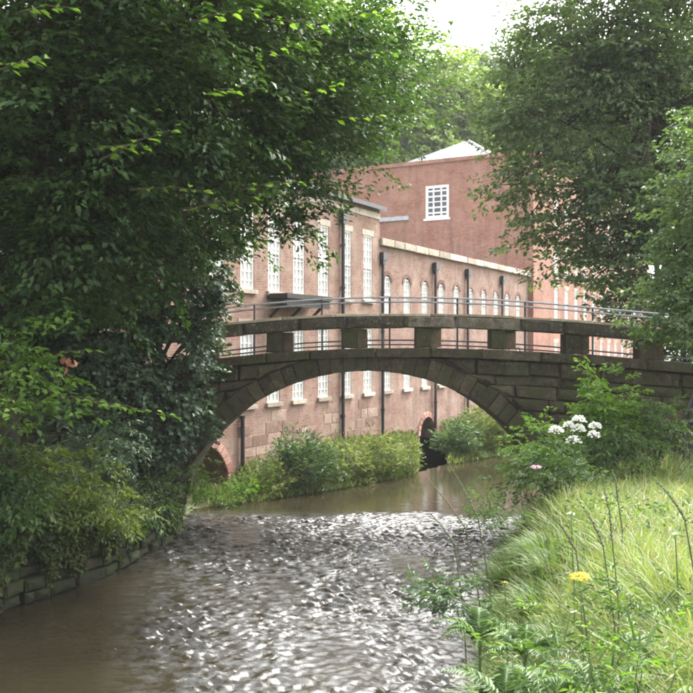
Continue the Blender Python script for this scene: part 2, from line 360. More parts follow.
# ------------------------------------------------------------------ mill buildings
def wall_mesh(mb, x0, x1, z0, z1, ops, y=0., depth=.22, back=False):
    """front wall in the local x-z plane at y, with openings (xa, xb, za, zb, arch rise) and their reveals"""
    xs = sorted({x0, x1, *[o[0] for o in ops], *[o[1] for o in ops]}); zs = sorted({z0, z1, *[o[2] for o in ops], *[o[3] for o in ops]})
    xs = [v for v in xs if x0 <= v <= x1]; zs = [v for v in zs if z0 <= v <= z1]
    for i in range(len(xs) - 1):
        for j in range(len(zs) - 1):
            cx, cz = (xs[i] + xs[i+1]) / 2, (zs[j] + zs[j+1]) / 2
            if any(o[0] < cx < o[1] and o[2] < cz < o[3] for o in ops): continue
            mb.add([(xs[i], y, zs[j]), (xs[i+1], y, zs[j]), (xs[i+1], y, zs[j+1]), (xs[i], y, zs[j+1])], [(0, 1, 2, 3)])
    for o in ops:
        xa, xb, za, zb, ar = o[:5]; d = o[5] if len(o) > 5 else depth
        zt = zb - ar
        mb.add([(xa, y, za), (xa, y, zt), (xa, y + d, zt), (xa, y + d, za)], [(0, 1, 2, 3)])
        mb.add([(xb, y, za), (xb, y + d, za), (xb, y + d, zt), (xb, y, zt)], [(0, 1, 2, 3)])
        mb.add([(xa, y, za), (xa, y + d, za), (xb, y + d, za), (xb, y, za)], [(0, 1, 2, 3)])
        m = 10; cx = (xa + xb) / 2; hw = (xb - xa) / 2
        arc = [(cx - hw * math.cos(math.pi * k / m), zt + ar * math.sin(math.pi * k / m)) for k in range(m + 1)]
        for k in range(m):
            (ax, az), (bx, bz) = arc[k], arc[k+1]
            mb.add([(ax, y, az), (bx, y, bz), (bx, y + d, bz), (ax, y + d, az)], [(0, 1, 2, 3)])
            if ar > 0: mb.add([(ax, y, az), (bx, y, bz), (bx, y, zb), (ax, y, zb)], [(0, 1, 2, 3)])

def window_meshes(wd, ht, nbx, nbz, arch=0., fw=.05, bw=.028):
    f = MB(); d0, d1 = .02, .08
    f.box(-wd/2, -wd/2 + fw, d0, d1, 0, ht); f.box(wd/2 - fw, wd/2, d0, d1, 0, ht)
    f.box(-wd/2 + fw, wd/2 - fw, d0, d1, 0, fw); f.box(-wd/2 + fw, wd/2 - fw, d0, d1, ht - fw - arch * .3, ht - arch * .3)
    f.box(-wd/2 + fw, wd/2 - fw, d0 - .012, d1 - .01, ht * .5 - .03, ht * .5 + .03)
    for i in range(1, nbx):
        x = -wd/2 + wd * i / nbx; f.box(x - bw/2, x + bw/2, d0 + .012, d1 - .004, fw, ht - fw)
    for j in range(1, nbz):
        z = ht * j / nbz
        if abs(z - ht * .5) < .05: continue
        f.box(-wd/2 + fw, wd/2 - fw, d0 + .016, d1 - .008, z - bw/2, z + bw/2)
    p = MB(); p.box(-wd/2 + .01, wd/2 - .01, .072, .09, .01, ht - .01)
    s = MB(); s.box(-wd/2 - .1, wd/2 + .1, -.09, .1, -.13, -.005)
    l = MB(); l.box(-wd/2 - .12, wd/2 + .12, -.015, .08, ht + .004, ht + .21)
    return f.mesh('window'), p.mesh('pane'), s.mesh('sill'), l.mesh('lintel')
def place_window(ms, b, x, z, y=0., lintel=True, sill=True, rz=None):
    wo = put('window', ms[0], M['white'], b, (x, y, z), rz)
    put('pane', ms[1], M['pane'], wo)
    if sill: put('sill', ms[2], M['pale'], wo)
    if lintel: put('lintel', ms[3], M['pale'], wo)
def downpipe(b, x, z0, z1, y=-.09, hopper=True):
    mb = MB(); mb.tube([(x, y, z0), (x, y, z1)], .065, 8)
    for k in range(int((z1 - z0) / 1.5) + 1): mb.tube([(x, y, z0 + .2 + 1.5 * k), (x, y, z0 + .28 + 1.5 * k)], .085, 8)
    if hopper:
        mb.box(x - .17, x + .17, y - .12, y + .075, z1 - .1, z1 + .2); mb.box(x - .11, x + .11, y - .08, y + .07, z1 - .25, z1 - .103)
    return mb.build('downpipe', M['dark'], b)
E = lambda v: H + KM * v                  # heights measured from the eye
S = lambda v: KM * v
ang = math.atan2(dd[1], dd[0])
def ring(b, cx, cz, r0, r1, n, y0=-.05, y1=.1, name='arch_brick', mat='ringbrick', a0=0, a1=math.pi):
    for k in range(n):
        p0, p1 = a1 + (a0 - a1) * (k + .04) / n, a1 + (a0 - a1) * (k + .96) / n
        poly = [(cx + r0 * math.cos(p0), cz + r0 * math.sin(p0)), (cx + r0 * math.cos(p1), cz + r0 * math.sin(p1)), (cx + r1 * math.cos(p1), cz + r1 * math.sin(p1)), (cx + r1 * math.cos(p0), cz + r1 * math.sin(p0))]
        put(name, stone_mesh(name, poly, y0, y1, .012, .006, .004), M[mat], b)

# tall front block (s -9.6 .. 2.4)
blk = thing('mill_block', 'tall brick mill block with long white windows and stone sills beside the river', 'building', (O[0], O[1], 0), ang)
ws = [-7.1, -5.71, -4.36, -3.0, -1.52, 0, 1.55]; wl = [-5.72, -4.4, -3.03, -1.52, 0, 1.55]
wd, hu, hl = .68, KM * 2.24, KM * 2.2
mu = window_meshes(wd, hu, 3, 9); ml = window_meshes(wd, hl, 3, 9)
BL, BR, BT = S(-9.7), S(2.45), E(4.8)
ops = [(S(s) - wd/2, S(s) + wd/2, E(1.5), E(1.5) + hu, 0) for s in ws] + [(S(s) - wd/2, S(s) + wd/2, E(-1.72), E(-1.72) + hl, 0) for s in wl]
tc = S(-7.72); ops.append((tc - 1.15, tc + 1.15, -.6, 1.25, 1.15, .75))
mb = MB(); wall_mesh(mb, BL, BR, -.6, BT, ops)
# end walls, back
mb.add([(BR, 0, -.6), (BR, 12, -.6), (BR, 12, BT), (BR, 0, BT)], [(0, 1, 2, 3)])
mb.add([(BL, 12, -.6), (BR, 12, -.6), (BR, 12, BT), (BL, 12, BT)], [(3, 2, 1, 0)])
mb.add([(tc - 1.2, .75, -.6), (tc + 1.2, .75, -.6), (tc + 1.2, .75, 1.3), (tc - 1.2, .75, 1.3)], [(0, 1, 2, 3)])
mb.build('wall', M['brick'], blk)
eops = [(-a - wd/2, -a + wd/2, z, z + hu, 0) for a in (1.6, 3.6, 5.6, 7.6, 9.6) for z in (E(1.5), E(-1.72))]
mb = MB(); wall_mesh(mb, -12, 0, -.6, BT, eops)
endw = put('end_wall', mb.mesh('end_wall'), M['brick'], blk, (BL, 0, 0), -math.pi / 2)
for a in (1.6, 3.6, 5.6, 7.6, 9.6):
    for z in (E(1.5), E(-1.72)): 
        place_window(mu, blk, BL, z, a, rz=-math.pi / 2)
for s in ws: place_window(mu, blk, S(s), E(1.5))
for s in wl: place_window(ml, blk, S(s), E(-1.72))
ring(blk, tc, .1, 1.15, 1.42, 15)
mb = MB(); mb.add([(BL - .2, -.2, BT + .02), (BR + .1, -.2, BT + .02), (BR + .1, 12.2, BT + .02), (BL - .2, 12.2, BT + .02), (BL + 4, 6, BT + 1.2), (BR - 2, 6, BT + 1.2)],
                  [(0, 1, 5, 4), (1, 2, 5), (2, 3, 4, 5), (3, 0, 4), (3, 2, 1, 0)])
mb.build('roof', M['slate'], blk)
mb = MB(); mb.box(BL - .25, BR + .15, -.24, -.04, BT - .1, BT + .05); mb.build('gutter', M['dark'], blk)
mb = MB(); mb.box(BL, BR, -.03, .03, BT - .42, BT - .2); mb.build('string_course', M['pale'], blk)
downpipe(blk, S(-.38), -.2, E(4.15)); downpipe(blk, S(-6.05), .2, E(-2.0), hopper=False)
mb = MB(); mb.box(S(-4.75), S(-2.2), -.75, -.02, E(1.28), E(1.42)); mb.box(S(-4.7), S(-2.25), -.7, -.6, E(1.05), E(1.28))
for q in (-4.6, -3.5, -2.35): mb.tube([(S(q), -.68, E(1.28)), (S(q), -.03, E(.75))], .05, 6)
mb.build('canopy', M['timber'], blk)
# sandstone courses low on the wall
zc = .35
for rrow in range(5):
    hgt = random.uniform(.27, .36); x = S(-6.25) + random.uniform(0, .4)
    while x < S(2.2):
        L = random.uniform(.45, .95)
        if random.random() < (.8, .7, .6, .4, .25)[rrow] and not (S(-.6) < x < -.0):
            put('sandstone_block', stone_mesh('sandstone_block', [(x, zc), (x + L - .015, zc), (x + L - .015, zc + hgt - .015), (x, zc + hgt - .015)], -.012, .05, .012, .006, .012), M['sandstone'], blk)
        x += L
    zc += hgt

# low wing (s 2.45 .. 20)
wing = thing('mill_wing', 'lower brick mill wing with small arched white windows and stone coping', 'building', (O[0] + dd[0] * BR, O[1] + dd[1] * BR, 0), ang)
WS = [3.17 + 1.68 * k for k in range(10)]; WR = S(20) - BR; WT = E(3.5)
ww, wh = .62, KM * 1.42
mw = window_meshes(ww, wh, 3, 6, .2)
ops = []
for s in WS: ops += [(S(s) - BR - ww/2, S(s) - BR + ww/2, E(z), E(z) + wh, .26) for z in (1.05, -1.72)]
cc = S(6.75) - BR; ops.append((cc - .75, cc + .75, -.6, .95, .75, 2.5))
mb = MB(); wall_mesh(mb, .003, WR, -.6, WT, ops, y=.05)
mb.add([(0, 9, -.6), (WR, 9, -.6), (WR, 9, WT), (0, 9, WT)], [(3, 2, 1, 0)])
mb.build('wall', M['brick'], wing)
for s in WS:
    for z in (1.05, -1.72):
        place_window(mw, wing, S(s) - BR, E(z), .05, lintel=False)
    for z in (1.05, -1.72):
        cxx = S(s) - BR; zt = E(z) + wh - .26; 
        poly = []
        for k in range(9): t_ = math.pi * k / 8; poly.append((cxx + (ww/2 + .16) * math.cos(t_), zt + .42 * math.sin(t_)))
        for k in range(9): t_ = math.pi * (8 - k) / 8; poly.append((cxx + (ww/2 + .005) * math.cos(t_), zt + .265 * math.sin(t_)))
        m2 = MB(); n_ = len(poly)
        m2.add([(p[0], .025, p[1]) for p in poly] + [(p[0], .08, p[1]) for p in poly],
               [(k, k + 1, 16 - k, 17 - k) for k in range(8)] + [(k, (k + 1) % n_, n_ + (k + 1) % n_, n_ + k) for k in range(n_)])
        m2.build('window_arch', M['archdark'], wing)
ring(wing, cc, .2, .75, .98, 11, 0, .15)
mb = MB(); mb.box(cc - .8, cc + .8, 2.5, 2.6, -.6, 1.1); mb.build('culvert_back', M['gloom'], wing)  # dark sheet closing the culvert, the gloom inside painted as its colour
x = 0.01
while x < WR - .2:
    L = min(random.uniform(.9, 1.3), WR - x); m2 = stone_mesh('coping_stone', [(x, WT), (x + L - .012, WT), (x + L - .012, WT + .28), (x, WT + .28)], -.12, .45, .03, .006, .006)
    put('coping_stone', m2, M['pale'], wing); x += L
mb = MB(); mb.add([(0.01, .45, WT + .1), (WR, .45, WT + .1), (WR, 9, WT - .1), (0.01, 9, WT - .1)], [(0, 1, 2, 3)]); mb.build('roof', M['slate'], wing)
for s in (2.62, 7.4, 11.0, 15.6): downpipe(wing, S(s) - BR, -.2, E(3.05), -.05)

# main mill with the blank gable
MS = S(20)
main = thing('main_mill', 'high brick main mill with blank end wall, one barred window and slate roof', 'building', (O[0] + dd[0] * MS, O[1] + dd[1] * MS, 0), ang)
ML, MD, MT = 34, 14.5, E(10.0)
mwin = window_meshes(.85, 1.9, 3, 7)
ops = []; pos = []
for k in range(12):
    x = 4.6 + 2.35 * k
    for z in (E(-1.75), E(1.35), E(3.75), E(6.6)): ops.append((x - .425, x + .425, z, z + 1.9, 0)); pos.append((x, z))
mb = MB(); wall_mesh(mb, 0, ML, -.6, MT, ops, y=-.25)
mb.add([(0, MD, -.6), (ML, MD, -.6), (ML, MD, MT), (0, MD, MT)], [(3, 2, 1, 0)])
mb.add([(ML, -.25, -.6), (ML, MD, -.6), (ML, MD, MT), (ML, -.25, MT)], [(0, 1, 2, 3)])
mb.build('wall', M['brick2'], main)
for x, z in pos: place_window(mwin, main, x, z, -.25)
# end wall faces the camera: opening for the single window
gw, gh = 1.5, 1.95
gt = 5.6; gz = E(6.95)
mb = MB(); wall_mesh(mb, -MD, .25, -.6, MT, [(-gt - gw/2, -gt + gw/2, gz, gz + gh, 0)])
put('end_wall', mb.mesh('end_wall'), M['brick2'], main, (0, 0, 0), -math.pi / 2)
mg = window_meshes(gw, gh, 3, 6, 0, .16, .09)
go = put('window', mg[0], M['white'], main, (0, gt, gz), -math.pi / 2, label='small square window with thick white bars'); 
mpane = plain_mat('dark_glass', (.07, .08, .09), .1, 0, .3)
put('pane', mg[1], mpane, go); put('sill', mg[2], M['white'], go)
mb = MB(); mb.box(-.14, .3, -.4, MD, MT, MT + .22); mb.box(-.14, ML, -.4, -.1, MT + .004, MT + .224); mb.build('parapet', M['brick2'], main)
RB, RT, hr_ = E(8.75), E(13.1), 9.4
mb = MB(); mb.add([(.35, -.05, RB), (ML - .3, -.05, RB), (ML - .3, MD - .2, RB), (.35, MD - .2, RB), (hr_, MD / 2, RT), (ML - 6, MD / 2, RT)],
                  [(0, 1, 5, 4), (1, 2, 5), (2, 3, 4, 5), (3, 0, 4), (3, 2, 1, 0)])
mb.build('roof', M['slate'], main)
mb = MB()
for A, B in (((.35, -.05, RB), (hr_, MD/2, RT)), ((.35, MD - .2, RB), (hr_, MD/2, RT)), ((hr_, MD/2, RT), (ML - 6, MD/2, RT))): mb.tube([A, B], .13, 6)
mb.build('ridge_tiles', M['lead'], main)
mb = MB(); mb.box(-.18, -.012, 7.4, 10.4, E(6.95), E(7.18)); mb.build('flashing', M['lead'], main)

# ------------------------------------------------------------------ the bridge
BY = 20.0; BW = 2.2
AX, AZ, AR, AT = (367 - 346.5) / 45, H - (581 - 343) / 45, 210 / 45, .42
def top(X):
    u = abs(X - 1.19); q = .0098 if X > 1.19 else .0136
    return 4.70 + H - 4.1 - (q * min(u, 5) ** 2 + .075 * max(0, u - 5))
br = thing('stone_bridge', 'mossy dark stone arch bridge with pierced parapet spanning the river', 'bridge', (0, BY, 0))
def extr(X):
    u = X - AX; r = AR + AT
    return AZ + math.sqrt(max(0, r * r - u * u)) if abs(u) < r else -9
# voussoirs through the full width of the arch
NV = 50; ph = R(80)
for k in range(NV):
    p0, p1 = -ph + 2 * ph * (k + .008) / NV, -ph + 2 * ph * (k + .992) / NV
    ro = AR + AT + random.uniform(-.03, .03)
    poly = [(AX + AR * math.sin(p0), AZ + AR * math.cos(p0)), (AX + AR * math.sin(p1), AZ + AR * math.cos(p1)), (AX + ro * math.sin(p1), AZ + ro * math.cos(p1)), (AX + ro * math.sin(p0), AZ + ro * math.cos(p0))]
    put('voussoir', stone_mesh('voussoir', poly, random.uniform(-.035, .01), BW, .014, .012, .008), M['bridge'], br)
# solid core behind the face stones
XL, XR = -13.5, 14.5
xs = sorted(set(list(np.arange(XL, XR + .01, .5)) + list(np.linspace(AX - AR - AT, AX + AR + AT, 60))))
mb = MB()
for xa, xb in zip(xs[:-1], xs[1:]):
    cx = (xa + xb) / 2
    ba, bb = (extr(xa) - .03, extr(xb) - .03) if abs(cx - AX) < AR + AT else (-.8, -.8)
    ba, bb = max(ba, -.8), max(bb, -.8); ta, tb = top(xa) - .89, top(xb) - .89
    mb.add([(xa, .1, ba), (xb, .1, bb), (xb, .1, tb), (xa, .1, ta), (xa, BW - .01, ba), (xb, BW - .01, bb), (xb, BW - .01, tb), (xa, BW - .01, ta)],
           [(0, 1, 2, 3), (5, 4, 7, 6), (0, 4, 5, 1)])
mb.build('core', M['core'], br)
mb = MB()
for xa, xb in zip(xs[:-1], xs[1:]):
    mb.add([(xa, .25, top(xa) - .885), (xb, .25, top(xb) - .885), (xb, BW, top(xb) - .885), (xa, BW, top(xa) - .885)], [(0, 1, 2, 3)])
mb.build('deck', M['deck'], br)
# spandrel and wing-wall courses, following the hump
lev = [.93]
while lev[-1] < 6: lev.append(lev[-1] + random.uniform(.18, .36))
for j in range(0, len(lev) - 1):
    x = -8.5 + random.uniform(0, .4); yo = random.uniform(-.02, .05)
    while x < 10.5:
        L = random.uniform(.35, 1.0) * (1.0 if j > 1 else 1.2); xb = x + L
        zt0, zt1 = top(x) - lev[j], top(xb) - lev[j]; zb0, zb1 = top(x) - lev[j+1], top(xb) - lev[j+1]
        if min(zb0, zb1) < -.7: x = xb; continue
        # keep clear of the arch ring: find where the course leaves it
        quad = [[x, zb0], [xb, zb1], [xb, zt1], [x, zt0]]; ok = True
        inside = [extr(q[0]) > q[1] - .01 for q in quad]
        if all(inside): x = xb; continue
        if any(inside):
            r = AR + AT + .02
            def cutx(z):
                v = r * r - (z - AZ) ** 2
                return math.sqrt(v) if v > 0 else 0
            if (x + xb) / 2 > AX:
                quad[0][0] = max(x, AX + cutx(quad[0][1])); quad[3][0] = max(x, AX + cutx(quad[3][1]))
                if quad[0][0] > xb - .08:
                    if quad[3][0] > xb - .12: x = xb; continue
                    quad = [[xb, max(extr(xb) + .02, zb1)], quad[2], quad[3]]
            else:
                quad[1][0] = min(xb, AX - cutx(quad[1][1])); quad[2][0] = min(xb, AX - cutx(quad[2][1]))
                if quad[1][0] < x + .08:
                    if quad[2][0] < x + .12: x = xb; continue
                    quad = [[x, max(extr(x) + .02, zb0)], quad[2], quad[3]]
        g = .012; c = np.mean(quad, 0)
        quad = [[q[0] + (g if q[0] < c[0] else -g), q[1] + (g if q[1] < c[1] else -g)] for q in quad]
        put('facing_stone', stone_mesh('facing_stone', quad, yo + random.uniform(-.05, .05), .16, .035, .03, .022), M['bridge'], br)
        x = xb
# band under the openings, posts, jamb blocks, coping
SP = 1.655; px0 = .05
x = -8.6
while x < 10.4:
    L = random.uniform(.9, 1.5); xb = x + L
    quad = [(x, top(x) - .91), (xb - .015, top(xb) - .91), (xb - .015, top(xb) - .705), (x, top(x) - .705)]
    put('plinth_stone', stone_mesh('plinth_stone', quad, -.09 + random.uniform(-.015, .015), .42, .025, .008, .008), M['bridge'], br); x = xb
for k in range(-5, 6):
    X = px0 + k * SP
    if X > 10: continue
    z0, z1 = top(X) - .70, top(X) - .26
    put('parapet_post', stone_mesh('parapet_post', [(X - .17, z0), (X + .17, z0), (X + .17, z1), (X - .17, z1)], -.07, .40, .025, .01, .012), M['bridge'], br)
    put('jamb_block', stone_mesh('jamb_block', [(X + .175, z0), (X + .42, z0), (X + .42, z1), (X + .175, z1)], .1, .36, .02, .01, .01), M['jamb'], br)
x = -8.7
while x < 10.5:
    L = random.uniform(.95, 1.6); xb = x + L
    quad = [(x, top(x) - .255), (xb - .012, top(xb) - .255), (xb - .012, top(xb)), (x, top(x))]
    put('coping_stone', stone_mesh('coping_stone', quad, -.13 + random.uniform(-.012, .012), .5, .06, .012, .01), M['coping'], br); x = xb
x = -8.7
while x < 10.5:
    L = random.uniform(.8, 1.5); xb = x + L; j0 = random.uniform(-.012, .012)
    quad = [(x, top(x) + .003), (xb - .01, top(xb) + .003), (xb - .01, top(xb) + .06 + j0), (x, top(x) + .06 + j0)]
    put('cap_stone', stone_mesh('cap_stone', quad, -.12 + random.uniform(-.02, .02), .48, .02, .004, .006), M['cap'], br); x = xb
# rear kerb and iron railing
rl = thing('iron_railing', 'thin grey iron railing with paired rails along the far edge of the bridge', 'railing', (0, BY + BW - .12, 0))
def rtop(X): return H + 1.17 - 1.25 * (4.744 + H - 4.1 - top(X)) * .9
for dz, mt, rr_ in ((0, 'rail', .026), (-.115, 'rail', .024), (-1.05, 'dark', .022), (-1.16, 'dark', .02)):
    mb = MB(); mb.tube([(x, 0, rtop(x) + dz) for x in np.arange(-9, 11.1, .5)], rr_, 6); mb.build('rail', M[mt], rl)
for x in np.arange(-8.9, 11, 1.66):
    mb = MB(); mb.tube([(x, 0, top(x) - .95), (x, 0, rtop(x) + .02)], .024, 6); mb.build('rail_post', M['dark'], rl)

# ------------------------------------------------------------------ river wall on the left bank
rw = thing('river_wall', 'low mossy rubble retaining wall along the left bank of the river', 'wall', (-5.3, 13.8, 0))
seg = [np.array(p, float) for p in left_edge[1:6]] + [np.array((-3.72, 19.9))]
for A, B in zip(seg[:-1], seg[1:]):
    t_ = (B - A) / np.linalg.norm(B - A); ni = np.array((-t_[1], t_[0])); Ls = np.linalg.norm(B - A)
    u0 = 0 if A[1] > 5 else Ls - 5
    def xf(u, d, z, A=A, t_=t_, ni=ni): q = A + t_ * u + ni * d; return (q[0] + 5.3, q[1] - 13.8, z)
    z = -.35
    while z < 1.15:
        hh = random.uniform(.13, .25); u = u0
        while u < Ls - .02:
            L = min(random.uniform(.22, .6), Ls - u); 
            if Ls - u - L < .15: L = Ls - u
            put('wall_stone', stone_mesh('wall_stone', [(u, z), (u + L - .02, z), (u + L - .02, z + hh - .02), (u, z + hh - .02)], -.1 + z * .08 + random.uniform(-.06, .06), .4, .035, .035, .024, xf), M['wallstone'], rw)
            u += L
        z += hh

# ------------------------------------------------------------------ foliage
def unit(v): return v / (np.linalg.norm(v, axis=-1, keepdims=True) + 1e-9)
def leaves(name, pos, ax, nrm, ln, wr, mat, parent, base, kind='stuff', fold=.18, six=False, label=None):
    ax = unit(ax); sd = unit(np.cross(nrm, ax)); nr = np.cross(ax, sd); ln = np.asarray(ln)[:, None]
    p = pos - np.asarray(base)
    if six:
        V = np.stack([p, p + ax*ln*.28 + sd*ln*wr*.42 + nr*ln*fold*.6, p + ax*ln*.62 + sd*ln*wr*.44 + nr*ln*fold*.6, p + ax*ln - nr*ln*.08,
                      p + ax*ln*.62 - sd*ln*wr*.44 + nr*ln*fold*.6, p + ax*ln*.28 - sd*ln*wr*.42 + nr*ln*fold*.6], 1).reshape(-1, 3)
        b = np.arange(len(p))[:, None] * 6
        F = np.concatenate([b + np.array([[0, 3, 2, 1]]), b + np.array([[0, 5, 4, 3]])])
    else:
        V = np.stack([p, p + ax*ln*.45 + sd*ln*wr*.5 + nr*ln*fold, p + ax*ln, p + ax*ln*.45 - sd*ln*wr*.5 + nr*ln*fold], 1).reshape(-1, 3)
        b = np.arange(len(p))[:, None] * 4
        F = np.concatenate([b + np.array([[0, 2, 1]]), b + np.array([[0, 3, 2]])])
    return put(name, npmesh(name, V, F), mat, parent, kind=kind, label=label)

def in_blob(n, c, r, g, shell=.55):
    d = unit(g.normal(size=(n, 3))); q = g.uniform(0, 1, (n, 1)) ** shell
    d = d * q; return np.asarray(c) + d * np.asarray(r), d

def sprays(cl, out, m, Ls, Wd, g, leaf, droop=.25, flat=.35, lift=0.):
    """m leaves on each flattened twig: cl twig starts, out twig directions"""
    n = len(cl); a = unit(out + np.stack([np.zeros(n), np.zeros(n), np.full(n, lift)], 1)); a[:, 2] = a[:, 2] * .45 - droop * g.uniform(.2, 1.4, n); a = unit(a)
    up = np.array((0, 0, 1.)); s = unit(np.cross(np.broadcast_to(up, a.shape), a) + 1e-6); nm = np.cross(a, s)
    L = Ls * g.uniform(.6, 1.3, n)
    t = g.uniform(0, 1, (n, m)); sg = g.choice([-1., 1.], (n, m)); v = g.uniform(0, 1, (n, m)) ** 1.2 * (1 - .55 * t) * Wd
    h = g.normal(0, .12 * Wd, (n, m)) - .25 * v
    p = cl[:, None] + a[:, None] * (t * L[:, None])[..., None] + s[:, None] * (sg * v)[..., None] + nm[:, None] * h[..., None]
    ax = a[:, None] * .7 + s[:, None] * (sg * .75)[..., None] + g.normal(0, .3, (n, m, 3)); ax[..., 2] -= .2
    nr = nm[:, None] + g.normal(0, flat, (n, m, 3))
    return p.reshape(-1, 3), ax.reshape(-1, 3), nr.reshape(-1, 3), (leaf * g.uniform(.6, 1.25, (n, m))).ravel(), a, L

def blob_tree(name, label, base, tip, r0, blobs, leafm, leaf, m=26, dens=30., Ls=.7, Wd=.3, seed=1, droop=.25, flat=.35, wr=.6, cat='tree', group=None,
              stem='trunk', limb='limb', crown='crown', shell=.55, six=False, bark='bark', nl=None, lfrom=.35):
    g = np.random.default_rng(seed); base = np.asarray(base, float); tip = np.asarray(tip, float); small = stem == 'stem'
    if small and bark == 'bark': bark = 'stem'
    T = thing(name, label, cat, base, 0, group)
    tp = [base + (tip - base) * u + (g.normal(0, .04, 3) * np.linalg.norm(tip - base) * (u * (1 - u) * 2)) for u in np.linspace(0, 1, 8)]
    tp[0][2] -= .25
    mb = MB(); rr = [r0 * (1.25 if i == 0 else 1) * (1 - .75 * i / 7) for i in range(8)]; mb.tube([p - base for p in tp], rr, 9); mb.build(stem, M[bark], T, True)
    C = []; Dn = []; tw = MB()
    for bi, bb_ in enumerate(blobs):
        c, r = bb_[:2]; df = bb_[2] if len(bb_) > 2 else 1.
        c = np.asarray(c, float); r = np.full(3, r) if np.isscalar(r) else np.asarray(r, float)
        u = lfrom + (1 - lfrom) * g.uniform(0, .9); k = int(u * 7); s0 = tp[k]
        mid = (s0 + c) / 2 + np.array((0, 0, .12 * np.linalg.norm(c - s0))) + g.normal(0, .1, 3)
        lp = [(1-q)**2 * s0 + 2*q*(1-q) * mid + q*q * c for q in np.linspace(0, 1, 7)]
        lr = max(.015, min(rr[k] * .6, .03 + .035 * float(r.max()))) if not small else .005 + .006 * float(r.max())
        if nl is None or bi < nl:
            lm = MB(); lm.tube([p - base for p in lp], [lr * (1 - .7 * q) for q in np.linspace(0, 1, 7)], 6); lm.build(limb, M[bark], T, True)
        n = max(4, int(df * dens * float(np.prod(r)) ** (2 / 3)))
        pc, dv = in_blob(n, c, r, g, shell); C.append(pc); Dn.append(dv + (c - base) * np.array((.06, .06, 0)))
        for q in range(0, n, 2):
            st = c + (pc[q] - c) * .25; mdl = (st + pc[q]) / 2 + np.array((0, 0, .06))
            tw.tube([st - base, mdl - base, pc[q] - base], [lr * .3 + .004, lr * .2 + .003, .003], 3, False)
    C = np.concatenate(C); Dn = np.concatenate(Dn) + g.normal(0, .25, (len(C), 3))
    p, ax, nr, ln, a_, L_ = sprays(C, Dn, m, Ls, Wd, g, leaf, droop, flat)
    tw.build('twigs', M['stem' if small else 'twig'], T, kind='stuff')
    leaves(crown, p, ax, nr, ln, wr, leafm, T, base, six=six)
    return T, base

def leaf_spray(T, base, start, end, leafm, leaf, n, seed, Wd=.2, sub=3, name='leaf_spray'):
    """one twig one can pick out, with its own leaves"""
    g = np.random.default_rng(seed); A = np.asarray(start, float); B = np.asarray(end, float); base = np.asarray(base)
    midp = (A + B) / 2 + np.array((0, 0, .05)); tw = MB(); tw.tube([A - base, midp - base, B - base], [.012, .008, .003], 5)
    t = np.linspace(.1, 1, n); ax = unit((B - A)[None])[0]; s = unit(np.cross((0, 0, 1.), ax)[None])[0]
    P_ = []; AX_ = []
    sg = np.where(np.arange(n) % 2 == 0, 1., -1.)
    for k in range(sub):
        v = Wd * (k / max(1, sub)) * (1.1 - t)
        P_.append((1-t)[:, None]**2 * A + (2*t*(1-t))[:, None] * midp + (t*t)[:, None] * B + s * (sg * v)[:, None] + g.normal(0, .02, (n, 3)))
        AX_.append(ax * .6 + s * sg[:, None] * .8 + g.normal(0, .15, (n, 3)) - np.array((0, 0, .15)))
    p = np.concatenate(P_); axx = np.concatenate(AX_); nr = np.array((0, 0, 1.)) + g.normal(0, .3, p.shape)
    o = tw.build(name, M['twig'], T)
    leaves('leaves', p, axx, nr, leaf * g.uniform(.7, 1.2, len(p)), .6, leafm, o, base, six=True)

def gz_at(x, y): return float(ground_h(np.array([x]), np.array([y]))[0])

# big beech on the left bank
B1 = [(P(60, 60, 13), 1.9), (P(180, 50, 14), 1.9), (P(285, 40, 15.5), 1.5), (P(355, 40, 17), 1.0), (P(60, 170, 14), 1.5), (P(165, 150, 15), 1.5), (P(262, 140, 16), 1.05),
      (P(305, 105, 16), 1.15), (P(60, 255, 14.5), 1.15), (P(150, 230, 16), 1.1), (P(225, 205, 17), .7), (P(300, 190, 16.5), .5), (P(280, 225, 16.5), .4), (P(345, 130, 17), .6), (P(385, 90, 18), .65),
      (P(100, -90, 13), 2.5), (P(190, -60, 14.5), 1.5), (P(-110, 90, 14), 2.4), (P(-110, 290, 14), 1.7), (P(90, 90, 19), 2.8), (P(200, 170, 20), 1.6), (P(40, 230, 18.5), 2.2)]
bx, by = -6.05, 15.6
T1, b1 = blob_tree('beech_tree', 'big dark beech overhanging the river wall with layered drooping sprays', (bx, by, gz_at(bx, by)), P(70, -150, 14.5), .34, B1, M['leaf_beech'], .125,
                   m=46, dens=66, Ls=1.0, Wd=.42, seed=3, droop=.16, flat=.24)
gsp = np.random.default_rng(77)
for k, (xa, ya, xb, yb, Y) in enumerate([(95, 150, 150, 148, 12.6), (130, 190, 215, 192, 13.2), (100, 160, 180, 128, 12.4), (205, 95, 240, 90, 13), (250, 60, 300, 45, 13.5), (300, 100, 345, 82, 14.5),
                                         (240, 190, 310, 182, 14), (20, 12, 75, 8, 11.5), (0, 70, 45, 62, 11.5), (190, 22, 260, 10, 12.5), (330, 60, 400, 52, 15.5), (340, 20, 395, 8, 15.5),
                                         (330, 120, 385, 118, 15.5), (265, 20, 330, 30, 13), (180, 210, 260, 200, 14.5)]):
    leaf_spray(T1, b1, P(xa, ya, Y - 1.2), P(xb, yb, Y - 1.7), M['leaf_brightened'] if k % 3 != 1 else M['leaf_bush'], .12, 8, 100 + k, .12, 2)
